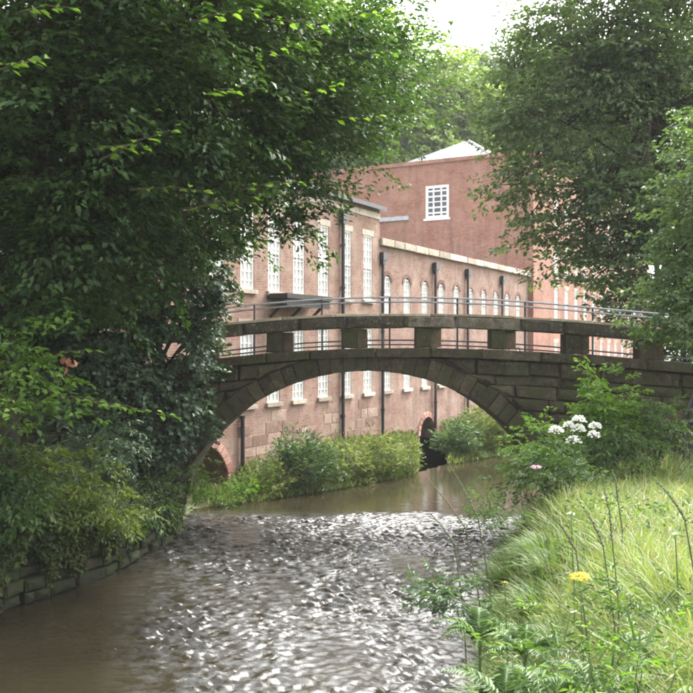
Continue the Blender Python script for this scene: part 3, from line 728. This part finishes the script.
# hazel-like lit bush at the far left, reaching over the wall
T2, b2 = blob_tree('hazel_bush', 'lit yellow-green bush leaning over the river wall below the beech', (-5.9, 12.6, gz_at(-5.9, 12.6)), P(-30, 330, 12.6), .07,
                   [(P(0, 350, 12.2), .55), (P(30, 345, 12.2), .38), (P(10, 400, 12), .5), (P(55, 385, 12.3), .3), (P(-40, 420, 12.2), .8), (P(70, 405, 12.6), .25)], M['leaf_bush'], .115, m=16, dens=75, Ls=.4, Wd=.2, seed=8, cat='bush', stem='stem', limb='branch', crown='foliage')
leaf_spray(T2, b2, P(70, 400, 12.5), P(178, 418, 12.2), M['leaf_brightened'], .12, 14, 201, .16, 3)
leaf_spray(T2, b2, P(40, 360, 12.2), P(95, 350, 12), M['leaf_bush'], .12, 9, 202, .14, 2)
leaf_spray(T2, b2, P(50, 395, 12.2), P(120, 408, 12), M['leaf_bush'], .12, 10, 203, .14, 2)
leaf_spray(T2, b2, P(-10, 380, 11.8), P(22, 382, 11.7), M['leaf_brightened'], .12, 6, 204, .1, 2)
g_ = np.random.default_rng(4); q = P(68, 362, 12.1)
leaves('dead_leaf', q + g_.normal(0, .04, (7, 3)), g_.normal(0, 1, (7, 3)) - np.array((0, 0, .6)), g_.normal(0, 1, (7, 3)), np.full(7, .14), .6, M['rust'], T2, b2, kind=None, six=True, label='withered reddish leaves')

# ivy-smothered tree against the bridge end
T3, b3 = blob_tree('ivy_clad_tree', 'blue-green ivy-smothered tree masking the end of the bridge', (-4.35, 18.9, gz_at(-4.35, 18.9)), P(175, 215, 18.6), .22,
                   [(P(195, 330, 18.6), (.6, .5, .8)), (P(170, 395, 18.8), (.7, .5, .8)), (P(145, 300, 18.2), (.9, .6, .9)), (P(120, 380, 18.2), (.9, .6, 1.0)), (P(190, 265, 18.2), (.75, .6, .7)), (P(95, 320, 18), (1.1, .7, 1.2)),
                    (P(130, 240, 18.4), (1., .7, .8)), (P(208, 365, 19.3), (.28, .2, .5)), (P(200, 420, 19.2), (.35, .3, .45)), (P(60, 360, 18), (1., .7, 1.2)), (P(165, 440, 19), (.5, .4, .5)), (P(215, 290, 18.6), (.35, .3, .5)), (P(110, 440, 18), (.8, .5, .6)), (P(20, 330, 18.6), (1.2, .8, 1.5))],
                   M['leaf_ivy'], .105, m=24, dens=210, Ls=.32, Wd=.2, seed=12, droop=.55, flat=.5, wr=.85, shell=.4)

def plant(name, label, x, y, blobs, mat, leaf, seed, group=None, cat='plant', m=14, dens=70, Ls=.32, Wd=.14, droop=.1, flat=.5, wr=.5, tip=None, crown='foliage', r0=.02):
    z = gz_at(x, y)
    return blob_tree(name, label, (x, y, z), tip if tip is not None else (x, y, z + .5), r0, blobs, M[mat], leaf, m, dens, Ls, Wd, seed, droop, flat, wr, cat, group, 'stem', 'branch', crown)
# plants on the left bank, hanging over the wall
lb = [('fern_clump', 'yellow-green fern clump spilling down the river wall under the hazel bush', 75, 480, 14.6, (.7, .5, .55), 'leaf_fern', .1),
      ('fern_clump', 'broad fern clump at the wall foot between beech and ivy', 115, 505, 15.2, (.55, .4, .4), 'leaf_fern', .1),
      ('bramble', 'dark bramble tangle on the river wall beneath the beech trunk', 20, 500, 13.6, (.6, .45, .45), 'leaf_weed', .1),
      ('nettle_patch', 'light green nettles at the bridge foot by the ivy', 195, 470, 19.5, (.3, .25, .55), 'leaf_bush', .09),
      ('nettle_patch', 'green nettles on the wall top below the ivy', 150, 480, 18.2, (.5, .35, .4), 'leaf_weed', .09),
      ('fern_clump', 'small fern growing from the wall near the bridge foot', 130, 516, 16.6, (.45, .3, .22), 'leaf_weed', .09),
      ('bramble', 'bramble bush filling the bank behind the ferns', 90, 440, 16.2, (.9, .6, .55), 'leaf_ivy', .1),
      ('fern_clump', 'drooping fern low on the wall close to the water', 165, 505, 18., (.4, .28, .25), 'leaf_weed', .09),
      ('bramble', 'bramble on the bank at the very foot of the beech', 0, 470, 13.8, (.6, .5, .6), 'leaf_beech', .1),
      ('fern_clump', 'olive fern fronds above the wall under the beech trunk', 30, 455, 14.2, (.55, .4, .4), 'leaf_fern', .1)]
for i, (nm, lab, px, py, Y, r, mt, lf) in enumerate(lb):
    c = P(px, py, Y); xb_ = c[0]
    while float(sdist(np.array([xb_]), np.array([Y]))[0]) < .55: xb_ -= .1
    T, b = blob_tree(nm, lab, (xb_, Y, gz_at(xb_, Y)), c, .015, [(c, r), (c + np.array((.1, -.15, -.3)) * r, np.array(r) * .8)], M[mt], lf, 18, 150, .38, .13, 300 + i, .45, .45, .42, 'plant', None, 'stem', 'branch', 'foliage', six=True)

# right-hand tree beyond the bridge
B4 = [(P(600, 60, 26), 2.3), (P(665, 110, 26), 2.3), (P(562, 115, 26), 1.55), (P(528, 165, 25), 1.0), (P(600, 185, 25), 1.55), (P(655, 240, 24.5), 1.7), (P(560, 230, 25), .75), (P(515, 75, 27), 1.05), (P(690, 0, 26), 2.3),
      (P(630, -50, 26), 1.9), (P(640, 300, 24), (1.1, .8, .6)), (P(530, 215, 25), .55), (P(510, 130, 26), .7), (P(610, 265, 24.5), .8), (P(760, 100, 26), 2.6), (P(760, 250, 25), 2.2), (P(535, 30, 27), .8), (P(495, 185, 25.5), .45, .6), (P(560, 20, 27), 1.2), (P(548, 268, 24.6), .5, .5), (P(588, 285, 24.4), .55, .5), (P(620, 312, 24), (.7, .5, .3), .7), (P(520, 250, 24.8), .4, .6), (P(500, 100, 26.5), .6), (P(535, 110, 25), .9), (P(590, 235, 24.4), .8), (P(625, 225, 24.6), 1.1), (P(645, 180, 25), 1.3), (P(610, 25, 25), 1.2), (P(585, 70, 24.8), .9), (P(640, 50, 25), 1.2), (P(655, 290, 23.8), .8)]
T4, b4 = blob_tree('oak_tree', 'tall green oak behind the bridge hanging over the mill windows', (10.2, 25.6, gz_at(10.2, 25.6)), P(660, -60, 26), .4, B4, M['leaf_right'], .15, m=28, dens=50, Ls=.8, Wd=.4, seed=21, droop=.35, flat=.5)
B5 = [(P(690, 205, 17.5), .75), (P(676, 255, 17.6), .6), (P(668, 300, 17.8), (.6, .5, .4)), (P(705, 300, 17.4), .95), (P(720, 150, 17.8), 1.0), (P(650, 325, 18.2), (.45, .4, .2)), (P(740, 230, 17.6), 1.1), (P(690, 330, 17.6), (.5, .4, .25))]
T5, b5 = blob_tree('willow_tree', 'pale green drooping tree in front of the parapet end beside the oak', (8.6, 17.6, gz_at(8.6, 17.6)), P(735, 120, 17.6), .16, B5, M['leaf_bright'], .12, m=26, dens=120, Ls=.5, Wd=.26, seed=31, droop=.4, flat=.45, wr=.5)
# trees behind the mill
back = [('lime_tree', 'pale yellow-green lime tree standing right behind the slate roof', 415, 110, 78, [(370, 95, 74, 5), (415, 85, 76, 4.2), (450, 105, 78, 4), (395, 140, 74, 4.5), (350, 60, 74, 5), (440, 140, 78, 4), (340, 140, 72, 5)], 'leaf_back', 41),
        ('lime_tree', 'mid green lime tree behind the far end of the mill roof', 520, 100, 96, [(480, 95, 92, 4.5), (520, 85, 94, 5), (560, 95, 96, 6), (490, 140, 92, 5.5), (540, 140, 94, 6), (600, 110, 98, 7)], 'leaf_right', 42),
        ('lime_tree', 'dark lime tree rising behind the mill block and beech', 250, 100, 70, [(250, 60, 66, 6), (300, 110, 66, 5.5), (200, 110, 66, 6), (150, 80, 66, 6), (290, 160, 66, 5), (90, 110, 66, 7), (200, 180, 66, 6)], 'leaf_right', 43),
        ('lime_tree', 'lime tree on the hill beyond the oak and the mill', 660, 130, 104, [(640, 110, 100, 7), (700, 90, 100, 8), (680, 160, 100, 7), (760, 120, 100, 8), (620, 170, 100, 6)], 'leaf_back', 44)]
for nm, lab, px, py, Y, bl, mt, sd2 in back:
    c = P(px, py, Y); zb = gz_at(c[0], Y)
    blob_tree(nm, lab, (c[0], Y, zb), c + np.array((0, 0, 4)), .5, [(P(a_, b_, c_), d_) for a_, b_, c_, d_ in bl], M[mt], .42, m=24, dens=20, Ls=1.7, Wd=.9, seed=sd2, droop=.3, flat=.5)

# bushes and weeds under the arch on the mill bank
fb = [('bank_shrub', 'grey-green shrub with pale leaves against the mill wall', 305, 464, 25.2, (.75, .6, .72), 'leaf_blue', .13),
      ('bank_weed', 'light green weeds beside the brick tunnel arch', 250, 490, 23.7, (.4, .4, .3), 'leaf_bush', .1),
      ('bank_weed', 'weeds between the tunnel weeds and the grey-green shrub', 275, 480, 24.3, (.45, .4, .36), 'leaf_bank', .1),
      ('bank_weed', 'tall pale weeds right of the grey-green shrub', 345, 464, 26.2, (.6, .5, .55), 'leaf_bank', .11),
      ('bank_weed', 'straw-green weeds below the mill downpipe', 375, 458, 27.2, (.6, .5, .6), 'leaf_bank', .11),
      ('bank_weed', 'weeds next to the dark culvert arch on its near side', 398, 456, 28.2, (.45, .5, .5), 'leaf_bank', .11),
      ('bank_shrub', 'green bush next to the dark culvert arch on its far side', 460, 442, 32, (.55, .6, .6), 'leaf_blue', .13),
      ('bank_shrub', 'pale green bush on the river bend beyond the culvert', 482, 436, 33.5, (.9, .8, .9), 'leaf_bank', .14),
      ('bank_shrub', 'olive bush at the river bend behind the arch foot', 512, 434, 34.5, (.9, .8, .9), 'leaf_bank', .14),
      ('bank_weed', 'weeds trailing into the water by the tunnel mouth', 222, 502, 22.9, (.35, .25, .16), 'leaf_weed', .1),
      ('bank_weed', 'low green weeds at the water edge under the shrub', 325, 484, 26.6, (.6, .35, .25), 'leaf_weed', .1),
      ('bank_weed', 'low weeds at the water edge before the culvert', 380, 474, 27.4, (.5, .35, .2), 'leaf_weed', .1),
      ('bank_shrub', 'tall shrub at the bend farthest up the river', 535, 428, 40, (1.4, 1., 1.3), 'leaf_blue', .16)]
for i, (nm, lab, px, py, Y, r, mt, lf) in enumerate(fb):
    c = P(px, py, Y); z = min(gz_at(c[0], Y), c[2] - .1)
    blob_tree(nm, lab, (c[0], Y, z), c, .025, [(c, r), (c + np.array((.3, -.1, -.3)) * r, np.array(r) * .75), (c + np.array((-.4, .1, -.2)) * r, np.array(r) * .75), (c + np.array((0.1, 0, .5)) * r, np.array(r) * .5)], M[mt], lf * 1.3, 18, 165, .5, .17, 400 + i, -.45, .75, .22, 'bush' if 'shrub' in nm else 'weed', None, 'stem', 'branch', 'foliage')

T, b = blob_tree('laurel_bush', 'dark laurel bush behind the far end of the bridge parapet', (9., 24.2, gz_at(9., 24.2)), P(690, 320, 24.2), .12,
    [(P(670, 345, 24), (.9, .6, .7)), (P(705, 340, 24), (1.1, .7, 1.)), (P(735, 320, 24), (1.2, .8, 1.3)), (P(690, 390, 24), (1.2, .6, .8)), (P(640, 400, 24.2), (.8, .6, .6))], M['leaf_ivy'], .13, m=22, dens=90, Ls=.5, Wd=.25, seed=55, cat='bush')
# right bank by the bridge
rb = [('elder_bush', 'bright green elder bush standing against the bridge wing wall', 603, 405, 17.6, (.55, .4, .7), 'leaf_brightened', .13),
      ('nettle_patch', 'bright leafy shoots left of the white flowers', 543, 440, 17.2, (.42, .35, .4), 'leaf_brightened', .11),
      ('bramble', 'dark bramble under the elder bush', 615, 440, 16.8, (.7, .4, .3), 'leaf_weed', .1),
      ('bramble', 'bramble round the brown post by the iron gate', 655, 420, 17.4, (.45, .4, .5), 'leaf_weed', .1),
      ('nettle_patch', 'green nettles in front of the white flowers', 560, 468, 14.8, (.6, .4, .28), 'leaf_weed', .1),
      ('nettle_patch', 'nettles on the bank edge near the pink flower', 525, 470, 16.2, (.5, .4, .3), 'leaf_weed', .1)]
for i, (nm, lab, px, py, Y, r, mt, lf) in enumerate(rb):
    c = P(px, py, Y); z = min(gz_at(c[0], Y), c[2] - .1)
    blob_tree(nm, lab, (c[0], Y, z), c + np.array((0, 0, .1)), .025, [(c, r), (c + np.array((.5, -.1, -.3)) * r, np.array(r) * .7), (c + np.array((-.4, .1, -.5)) * r, np.array(r) * .7), (c + np.array((-.1, 0, .6)) * r, np.array(r) * .5)], M[mt], lf * .85, 20, 200, .38, .15, 500 + i, .15, .5, .45, 'bush' if 'bush' in nm else 'plant', None, 'stem', 'branch', 'foliage', six=True)

# brown post and iron gate at the bridge end
p0 = P(658, 440, 18.6); zg = gz_at(p0[0], 18.6)
mb = MB(); mb.tube([(0, 0, -.2), (.02, 0, .5), (-.02, 0, 1.0), (.03, .02, 1.45)], [.13, .115, .11, .1], 9); mb.tube([(.02, 0, .9), (-.2, 0, 1.25), (-.26, 0, 1.5)], [.06, .045, .03], 6)
put('dead_stump', mb.mesh('dead_stump', True), M['bark'], None, (p0[0], 18.6, zg), None, 'weathered brown dead trunk below the parapet beside the iron gate', 'stump')
gx0 = P(684, 440, 18.2)[0]; zg = gz_at(gx0 + .5, 18.2)
gt_ = thing('iron_gate', 'black iron gate with sloping shoulder beside the end of the bridge', 'gate', (gx0, 18.2, zg))
def gtop(u): return 1.05 + .75 * min(1, u / .32) ** .8
mb = MB(); mb.tube([(0, 0, -.1), (0, 0, 1.05)] + [(u, 0, gtop(u)) for u in np.linspace(.03, .34, 8)] + [(1.5, 0, 1.8), (1.5, 0, -.1)], .035, 6); mb.build('frame', M['dark'], gt_)
for u in np.arange(.11, 1.5, .11):
    mb = MB(); mb.tube([(u, 0, 0), (u, 0, gtop(u))], .014, 5); mb.build('bar', M['dark'], gt_)
for z in (.12, .62, 1.02):
    mb = MB(); mb.tube([(0, -.0, z), (1.5, -.0, z)], .022, 5); mb.build('rail', M['dark'], gt_)

# ------------------------------------------------------------------ long grass on the right bank
g = np.random.default_rng(9)
def grass_pts(n, y0=2.4, y1=19.3, pw=1.0):
    u = g.uniform(0, 1, n); Y = (y0 ** -pw + u * (y1 ** -pw - y0 ** -pw)) ** (-1 / pw)
    X = g.uniform(-.6, .47 * Y + .8, n); s = sdist(X, Y); k = (s > .12) & (X > -1.5); return X[k], Y[k], s[k]
def blades(name, n, hmin, hmax, wmul, mat, lean=.45, y0=2.4, y1=19.3, pw=.7, seglift=1.):
    X, Y, s = grass_pts(n, y0, y1, pw); m = len(X); Z = ground_h(X, Y)
    patch = .75 + .45 * lump(X * 2.2, Y * 2.2, 1.4)
    L = g.uniform(hmin, hmax, m) * np.clip(patch, .5, 1.25); wd_ = (.0035 + .0007 * Y) * wmul * g.uniform(.7, 1.3, m)
    th = g.uniform(0, 6.28, m); wind = np.stack([-.35 + 0 * th, 0 * th], 1) * ss(1.8, .2, s)[:, None]
    fl = lump(X * 1.7, Y * 1.7, 1.) * 3.; dr = np.stack([np.cos(th), np.sin(th)], 1) * g.uniform(.1, lean * 1.6, m)[:, None] + wind + .3 * np.stack([np.cos(fl), np.sin(fl)], 1)
    d3 = np.concatenate([dr, np.zeros((m, 1))], 1); b = np.stack([X, Y, Z - .03], 1)
    ph_ = g.uniform(0, 3.14, m); sd = np.stack([np.cos(ph_), .35 * np.sin(ph_), 0 * ph_], 1) * wd_[:, None]
    up = np.array((0, 0, 1.)); V = []
    for k, (t, wv_) in enumerate(((0, .8), (.38, 1.), (.72, .65), (1., .0))):
        q = b + d3 * (t ** 1.9 * L)[:, None] + up * ((t - .28 * t ** 2.6 * np.linalg.norm(dr, axis=1) * 1.4) * L)[:, None]
        if k < 3: V += [q - sd * wv_, q + sd * wv_]
        else: V += [q]
    V = np.stack(V, 1).reshape(-1, 3); i = np.arange(m)[:, None] * 7
    F = np.concatenate([i + np.array([c]) for c in ((0, 1, 3), (0, 3, 2), (2, 3, 5), (2, 5, 4), (4, 5, 6))])
    return V, F
V, F = blades('long_grass', 190000, .22, .66, .85, None, .8)
put('long_grass', npmesh('long_grass', V, F), M['grass'], label='long soft green grass covering the right bank', cat='grass', kind='stuff')
V, F = blades('dry_grass', 30000, .4, .8, .5, None, .7, 3.2)
put('dry_grass', npmesh('dry_grass', V, F), M['seedgrass'], label='pale dry seeding grass stalks among the green grass', cat='grass', kind='stuff')

# low herbs between the grass, and rank growth on the mill bank
X, Y, s = grass_pts(26000, 2.6, 19.2, .4); Z = ground_h(X, Y); m_ = len(X)
keep = lump(X * 2.6 + 3, Y * 2.6, 1.3) > g.uniform(-.35, .5, m_); X, Y, Z = X[keep], Y[keep], Z[keep]; m_ = len(X)
pp = np.stack([X, Y, Z + g.uniform(.05, .42, m_)], 1); axx = g.normal(0, 1, (m_, 3)); axx[:, 2] = np.abs(axx[:, 2]) * .6
leaves('meadow_herbs', pp, axx, g.normal(0, .6, (m_, 3)) + np.array((0, 0, 1.)), (.02 + .0045 * Y) * g.uniform(.6, 1.4, m_), .42, M['leaf_weed'], None, (0, 0, 0), label=None, six=True)
ob = bpy.data.objects['meadow_herbs']; ob['label'] = 'low leafy herbs mixed through the grass of the right bank'; ob['category'] = 'herbs'
n_ = 90000; s_ = g.uniform(-10, 26, n_); wv_ = g.uniform(.05, 6.5, n_)
X = O[0] + s_ * dd[0] + wv_ * nn[0]; Y = O[1] + s_ * dd[1] + wv_ * nn[1]; sdv = sdist(X, Y); k = (sdv > -.12) & (Y > 22.3) & (wv_ < 6.4) & (chan(X, Y) > .5); X, Y, sdv = X[k], Y[k], sdv[k]; m_ = len(X)
Z = np.maximum(ground_h(X, Y), 0); hgt = (.08 + .42 * np.clip(.5 + .9 * lump(X * 1.6, Y * 1.6, 1.2), 0, 1.1)) * ss(-.15, .5, sdv) * (.12 + .88 * ss(.6, 1.3, np.abs((X - O[0]) * dd[0] + (Y - O[1]) * dd[1] - 7.2)) * ss(.8, 1.6, np.abs((X - O[0]) * dd[0] + (Y - O[1]) * dd[1] + 8.2)))
pp = np.stack([X, Y, Z + hgt * g.uniform(0, 1, m_) ** .7], 1); axx = g.normal(0, .6, (m_, 3)); axx[:, 2] = np.abs(axx[:, 2]) + .7
leaves('bank_growth', pp, axx, g.normal(0, 1, (m_, 3)), .17 * g.uniform(.5, 1.4, m_), .16, M['leaf_bank'], None, (0, 0, 0))
ob = bpy.data.objects['bank_growth']; ob['label'] = 'rank grass and low weeds along the foot of the mill wall'; ob['category'] = 'weeds'

ul = []
for A, B in zip(seg[1:-1], seg[2:]):
    L = np.linalg.norm(B - A); n_ = int(L * 3600); u = g.uniform(0, 1, n_); t_ = (B - A) / L; no = np.array((t_[1], -t_[0]))
    dr_ = np.clip(.6 + .75 * lump(A[0] + u * L * 2, A[1] + u * L * 2.6, 2.), .05, 1.2); zz = 1.2 - g.uniform(0, 1, n_) ** 1.3 * dr_ * 1.15 + g.uniform(0, .18, n_)
    of = .1 + .16 * g.uniform(0, 1, n_) - .25 * (zz > 1.15); q = A + (B - A) * u[:, None] + no * of[:, None]; ul.append(np.concatenate([q, zz[:, None]], 1))
pp = np.concatenate(ul); m_ = len(pp); axx = g.normal(0, .6, (m_, 3)); axx[:, 2] -= .5; nr_ = g.normal(0, .5, (m_, 3)) + np.array((.8, -.3, .5))
leaves('trailing_growth', pp, axx, nr_, .07 * g.uniform(.5, 1.4, m_), .6, M['leaf_trail'], None, (0, 0, 0), six=True)
ob = bpy.data.objects['trailing_growth']; ob['label'] = 'small-leaved creeping growth trailing over the river wall'; ob['category'] = 'creeper'

# individual dock stalks
docks = [(425, 475, 466, 529, 11.5), (445, 457, 478, 518, 12.), (430, 513, 455, 545, 11.), (543, 507, 576, 550, 5.6), (576, 498, 603, 545, 5.8), (603, 486, 612, 538, 5.9), (655, 480, 685, 520, 5.6), (612, 470, 618, 500, 8.5)]
for i, (xa, ya, xb, yb, Y) in enumerate(docks):
    A = P(xa, ya, Y); B = P(xb, yb, Y); dv = B - A; zg = gz_at(B[0] + .25, Y); t_end = B + np.array((dv[0] * .5, 0, 0)); t_end[2] = zg - .05
    pts = [t_end, (t_end + B) / 2 + np.array((.03, 0, 0)), B, (A + B) / 2 + np.array((.012, 0, .012)), A]
    T = thing('dock_stalk', 'tall arching dark seed stalk rising out of the long grass', 'weed', t_end, 0, 'seed stalks in the long grass')
    mb = MB(); mb.tube([q - t_end for q in pts], [v * max(1, Y / 6.5) for v in (.006, .006, .005, .004, .002)], 5); mb.build('stem', M['stalk'], T)
    mb = MB(); gg = np.random.default_rng(i)
    for u in np.linspace(.05, 1, 16):
        q = A * (1 - u) + B * u - t_end + gg.normal(0, .003, 3) + np.array((.012, 0, .012)) * 4 * u * (1 - u); r_ = .011 * (.6 + .5 * u) * max(1, Y / 7)
        mb.tube([q + np.array((0, 0, -r_)), q, q + np.array((0, 0, r_))], [.002, r_, .002], 5)
    mb.build('seed_head', M['stalk'], T, kind='stuff')

# white umbels, pink flower, yellow ragwort
def umbel(mb, c, r, n, g_, flat=.45):
    for k in range(n):
        d = unit(g_.normal(size=3)); d[2] = abs(d[2]) * flat; q = np.asarray(c) + d * r * g_.uniform(.5, 1) ** .5; s_ = r * .17
        mb.add([q + np.array(v) * s_ for v in ((1, 0, 0), (0, 1, 0), (-1, 0, 0), (0, -1, 0), (0, 0, .7), (0, 0, -.5))], [(0, 1, 4), (1, 2, 4), (2, 3, 4), (3, 0, 4), (1, 0, 5), (2, 1, 5), (3, 2, 5), (0, 3, 5)])
heads = [(556, 433, 6.2), (569, 427, 5.), (579, 422, 6), (578, 431, 6), (595, 428, 5.2), (594, 437, 5.6), (574, 443, 6.5), (579, 464, 5)]
Yf = 16.2; fbz = P(576, 480, Yf); fbz[2] = gz_at(fbz[0], Yf)
T = thing('white_flower_plant', 'plant with a cluster of round white flower heads before the elder bush', 'flowering plant', fbz)
g_ = np.random.default_rng(15)
for px, py, rp in heads:
    c = P(px, py, Yf + g_.uniform(-.15, .15)); st = fbz + np.array((g_.uniform(-.15, .15), g_.uniform(-.1, .1), 0))
    mb = MB(); mb.tube([st - fbz, (st + c) / 2 - fbz + np.array((0, 0, .1)), c - fbz], [.012, .01, .006], 5); mb.build('stem', M['stem'], T)
    mb = MB(); umbel(mb, c - fbz, rp * Yf / 900 * 1.25, 80, g_, 1.0); mb.build('flower_head', M['petal_w'], T)
p_, dv = in_blob(50, fbz + np.array((0, 0, .55)), (.45, .3, .4), g_, .5)
p, ax, nr, ln, _, _ = sprays(p_, dv, 8, .2, .1, g_, .12, .1)
leaves('foliage', p, ax, nr, ln, .5, M['leaf_weed'], T, fbz)
def flower(name, label, px, py, Y, r, mat, seed, n=40):
    c = P(px, py, Y); gb = np.array((c[0] + .05, Y + .05, gz_at(c[0] + .05, Y + .05))); T = thing(name, label, 'flower', gb); g_ = np.random.default_rng(seed)
    mb = MB(); mb.tube([(0, 0, 0), (c - gb) * np.array((.4, .4, .6)), c - gb], [.007, .006, .004], 5); mb.build('stem', M['stem'], T)
    mb = MB(); umbel(mb, c - gb, r, n, g_); mb.build('flower_head', M[mat], T)
    return T
flower('ragwort', 'yellow ragwort flower head standing out of the long grass', 580, 578, 5.2, .062, 'petal_y', 1, 60)
flower('pink_flower', 'pale pink flower on the bank edge near the nettles', 536, 468, 14.5, .1, 'petal_p', 2)
flower('ragwort', 'small orange-yellow ragwort bud low in the grass by the water', 505, 583, 6.4, .025, 'petal_y', 3, 14)
flower('white_campion', 'tiny white flower in the middle of the long grass', 571, 514, 7.5, .035, 'petal_w', 4, 16)
flower('white_campion', 'tiny white flower near the arching stalks by the gate', 675, 534, 5.5, .02, 'petal_w', 5, 12)
def tussock(lab, x, y, n, L, seed, grp, mat='tussock', lean=(-.25, 0)):
    g_ = np.random.default_rng(seed); z = gz_at(x, y); th = g_.uniform(0, 6.28, n); rad = g_.uniform(0, .16, n) ** .8
    b = np.stack([rad * np.cos(th), rad * np.sin(th), np.full(n, -.06)], 1); ph_ = th + g_.normal(0, .6, n)
    d3 = np.stack([np.cos(ph_) * g_.uniform(.15, 1.0, n) + lean[0], np.sin(ph_) * g_.uniform(.15, 1.0, n) + lean[1], 0 * th], 1)
    Ln = L * g_.uniform(.5, 1.15, n); sd = np.stack([-np.sin(ph_), np.cos(ph_), 0 * th], 1) * (.0036 + .00055 * y) * g_.uniform(.5, 1.4, (n, 1)); V = []
    for k, (t, wv_) in enumerate(((0, .7), (.35, 1.), (.7, .7), (1., 0.))):
        q = b + d3 * (t ** 1.7 * Ln * .8)[:, None] + np.array((0, 0, 1.)) * ((t - .55 * t ** 2.4 * np.linalg.norm(d3, axis=1)) * Ln)[:, None]
        V += [q - sd * wv_, q + sd * wv_] if k < 3 else [q]
    i_ = np.arange(n)[:, None] * 7
    F = np.concatenate([i_ + np.array([c]) for c in ((0, 1, 3), (0, 3, 2), (2, 3, 5), (2, 5, 4), (4, 5, 6))])
    put('grass_tussock', npmesh('grass_tussock', np.stack(V, 1).reshape(-1, 3), F), M[mat], None, (x, y, z), None, lab, 'grass', grp)
ty = 4.6; ti = 0
while ty < 17.5:
    xe = -1.
    while float(sdist(np.array([xe]), np.array([ty]))[0]) < .3: xe += .05
    for off in (0, .45):
        tussock('arching grass tussock overhanging the water along the edge of the right bank', xe + off + random.uniform(-.1, .15), ty + random.uniform(-.2, .2), 380, (.7 if off == 0 else .6) * random.uniform(.7, 1.2), 900 + ti, 'tussocks along the bank edge'); ti += 1
    ty *= 1.1
def fern(lab, px, py, Y, nf, L, seed, mat):
    c = P(px, py, Y); z = max(gz_at(c[0], Y), c[2] - .35); b = np.array((c[0], Y, gz_at(c[0], Y))); T = thing('fern', lab, 'fern', b); g_ = np.random.default_rng(seed)
    for f in range(nf):
        th = 2 * math.pi * f / nf + g_.uniform(-.3, .3); dr = np.array((math.cos(th), math.sin(th), 0)); l_ = L * g_.uniform(.7, 1.2); el = g_.uniform(.7, 1.1)
        ts = np.linspace(0, 1, 22); pts = (dr * (ts ** 1.2 * l_ * .75)[:, None] + np.array((0, 0, 1.)) * ((ts * el - .62 * ts ** 2.2) * l_)[:, None]) + np.array((0, 0, z - b[2]))
        mb = MB(); mb.tube([(0, 0, -.02), *pts[1::4]], .004, 4, False); fr = mb.build('frond', M['stem'], T)
        tang = unit(np.gradient(pts, axis=0)); sdv = unit(np.cross(tang, (0, 0, 1.)))
        pl = np.concatenate([pts[3:], pts[3:]]); ax = np.concatenate([sdv[3:] + .45 * tang[3:], -sdv[3:] + .45 * tang[3:]]) + g_.normal(0, .08, (38, 3)); nr = np.cross(np.concatenate([sdv[3:], sdv[3:]]), np.concatenate([tang[3:], tang[3:]]))
        ln = np.tile(.17 * l_ * np.sin(np.pi * (.12 + .88 * ts[3:]) ** .8) + .015, 2)
        leaves('leaflets', pl, ax, nr, ln, .32, M[mat], fr, (0, 0, 0), six=True)
for i, (lab, px, py, Y, nf, L, mt) in enumerate([('green fern at the lower bank edge above the water', 505, 648, 5.0, 11, .42, 'leaf_weed'), ('fern with wide fronds below the yellow ragwort', 548, 658, 4.6, 12, .42, 'leaf_weed'),
        ('dark fern among the grass right of the ragwort stem', 598, 648, 4.7, 11, .48, 'leaf_weed'), ('small fern on the bank slope left of the ragwort', 525, 606, 6.0, 10, .42, 'leaf_weed'),
        ('bright fern deep in the grass beside the bramble', 645, 668, 4.2, 11, .45, 'leaf_bush'), ('fern overhanging the bank edge beside the leaning weed', 480, 600, 7.2, 11, .48, 'leaf_weed'), ('fern near the single white flower by the gate', 672, 625, 4.9, 10, .45, 'leaf_weed')]):
    fern(lab, px, py, Y, nf, L, 950 + i, mt)
# leafy weeds in the near grass
nw = [('nettle', 'dark leafy nettle clump in the near grass below the ragwort', 560, 650, 4.2, (.28, .22, .2), 'leaf_weed', .07), ('fern', 'feathery fern clump in the near grass beside the nettles', 640, 650, 4.0, (.3, .22, .22), 'leaf_bush', .075), ('water_weed', 'grey-green weed leaning over the water from the bank edge', 444, 590, 10.8, (.4, .35, .28), 'leaf_blue', .15),
      ('bramble', 'low dark bramble in the grass toward the gate', 660, 600, 5.6, (.35, .25, .15), 'leaf_weed', .085), ('nettle', 'nettles on the bank edge where the riffle ends', 490, 512, 13.5, (.45, .35, .3), 'leaf_weed', .1)]
for i, (nm, lab, px, py, Y, r, mt, lf) in enumerate(nw):
    c = P(px, py, Y); xb_ = c[0]
    while float(sdist(np.array([xb_]), np.array([Y]))[0]) < .45: xb_ += .1
    z = min(gz_at(xb_, Y), c[2] + .3)
    blob_tree(nm, lab, (xb_, Y, z), c, .008, [(c, r), (c + np.array((.5, -.1, -.3)) * r, np.array(r) * .7), (c + np.array((-.4, .1, -.3)) * r, np.array(r) * .7)], M[mt], lf * .6, 16, 240, .2, .07, 600 + i, -.1, .6, .3, 'plant', None, 'stem', 'branch', 'foliage', six=True)

# ------------------------------------------------------------------ added haze box, its veil standing in for lens glare
hm_, ht_, hb_ = base_mat('glare_haze'); ht_.nodes.remove(hb_)
pv = ht_.nodes.new('ShaderNodeVolumePrincipled'); pv.inputs['Density'].default_value = .00045; pv.inputs['Color'].default_value = (.93, .95, .97, 1)
ht_.links.new(pv.outputs[0], ht_.nodes['Material Output'].inputs['Volume'])
mb = MB(); mb.box(-420, 420, -320, 720, -3, 60); mb.build('glare_haze', hm_, kind='stuff')
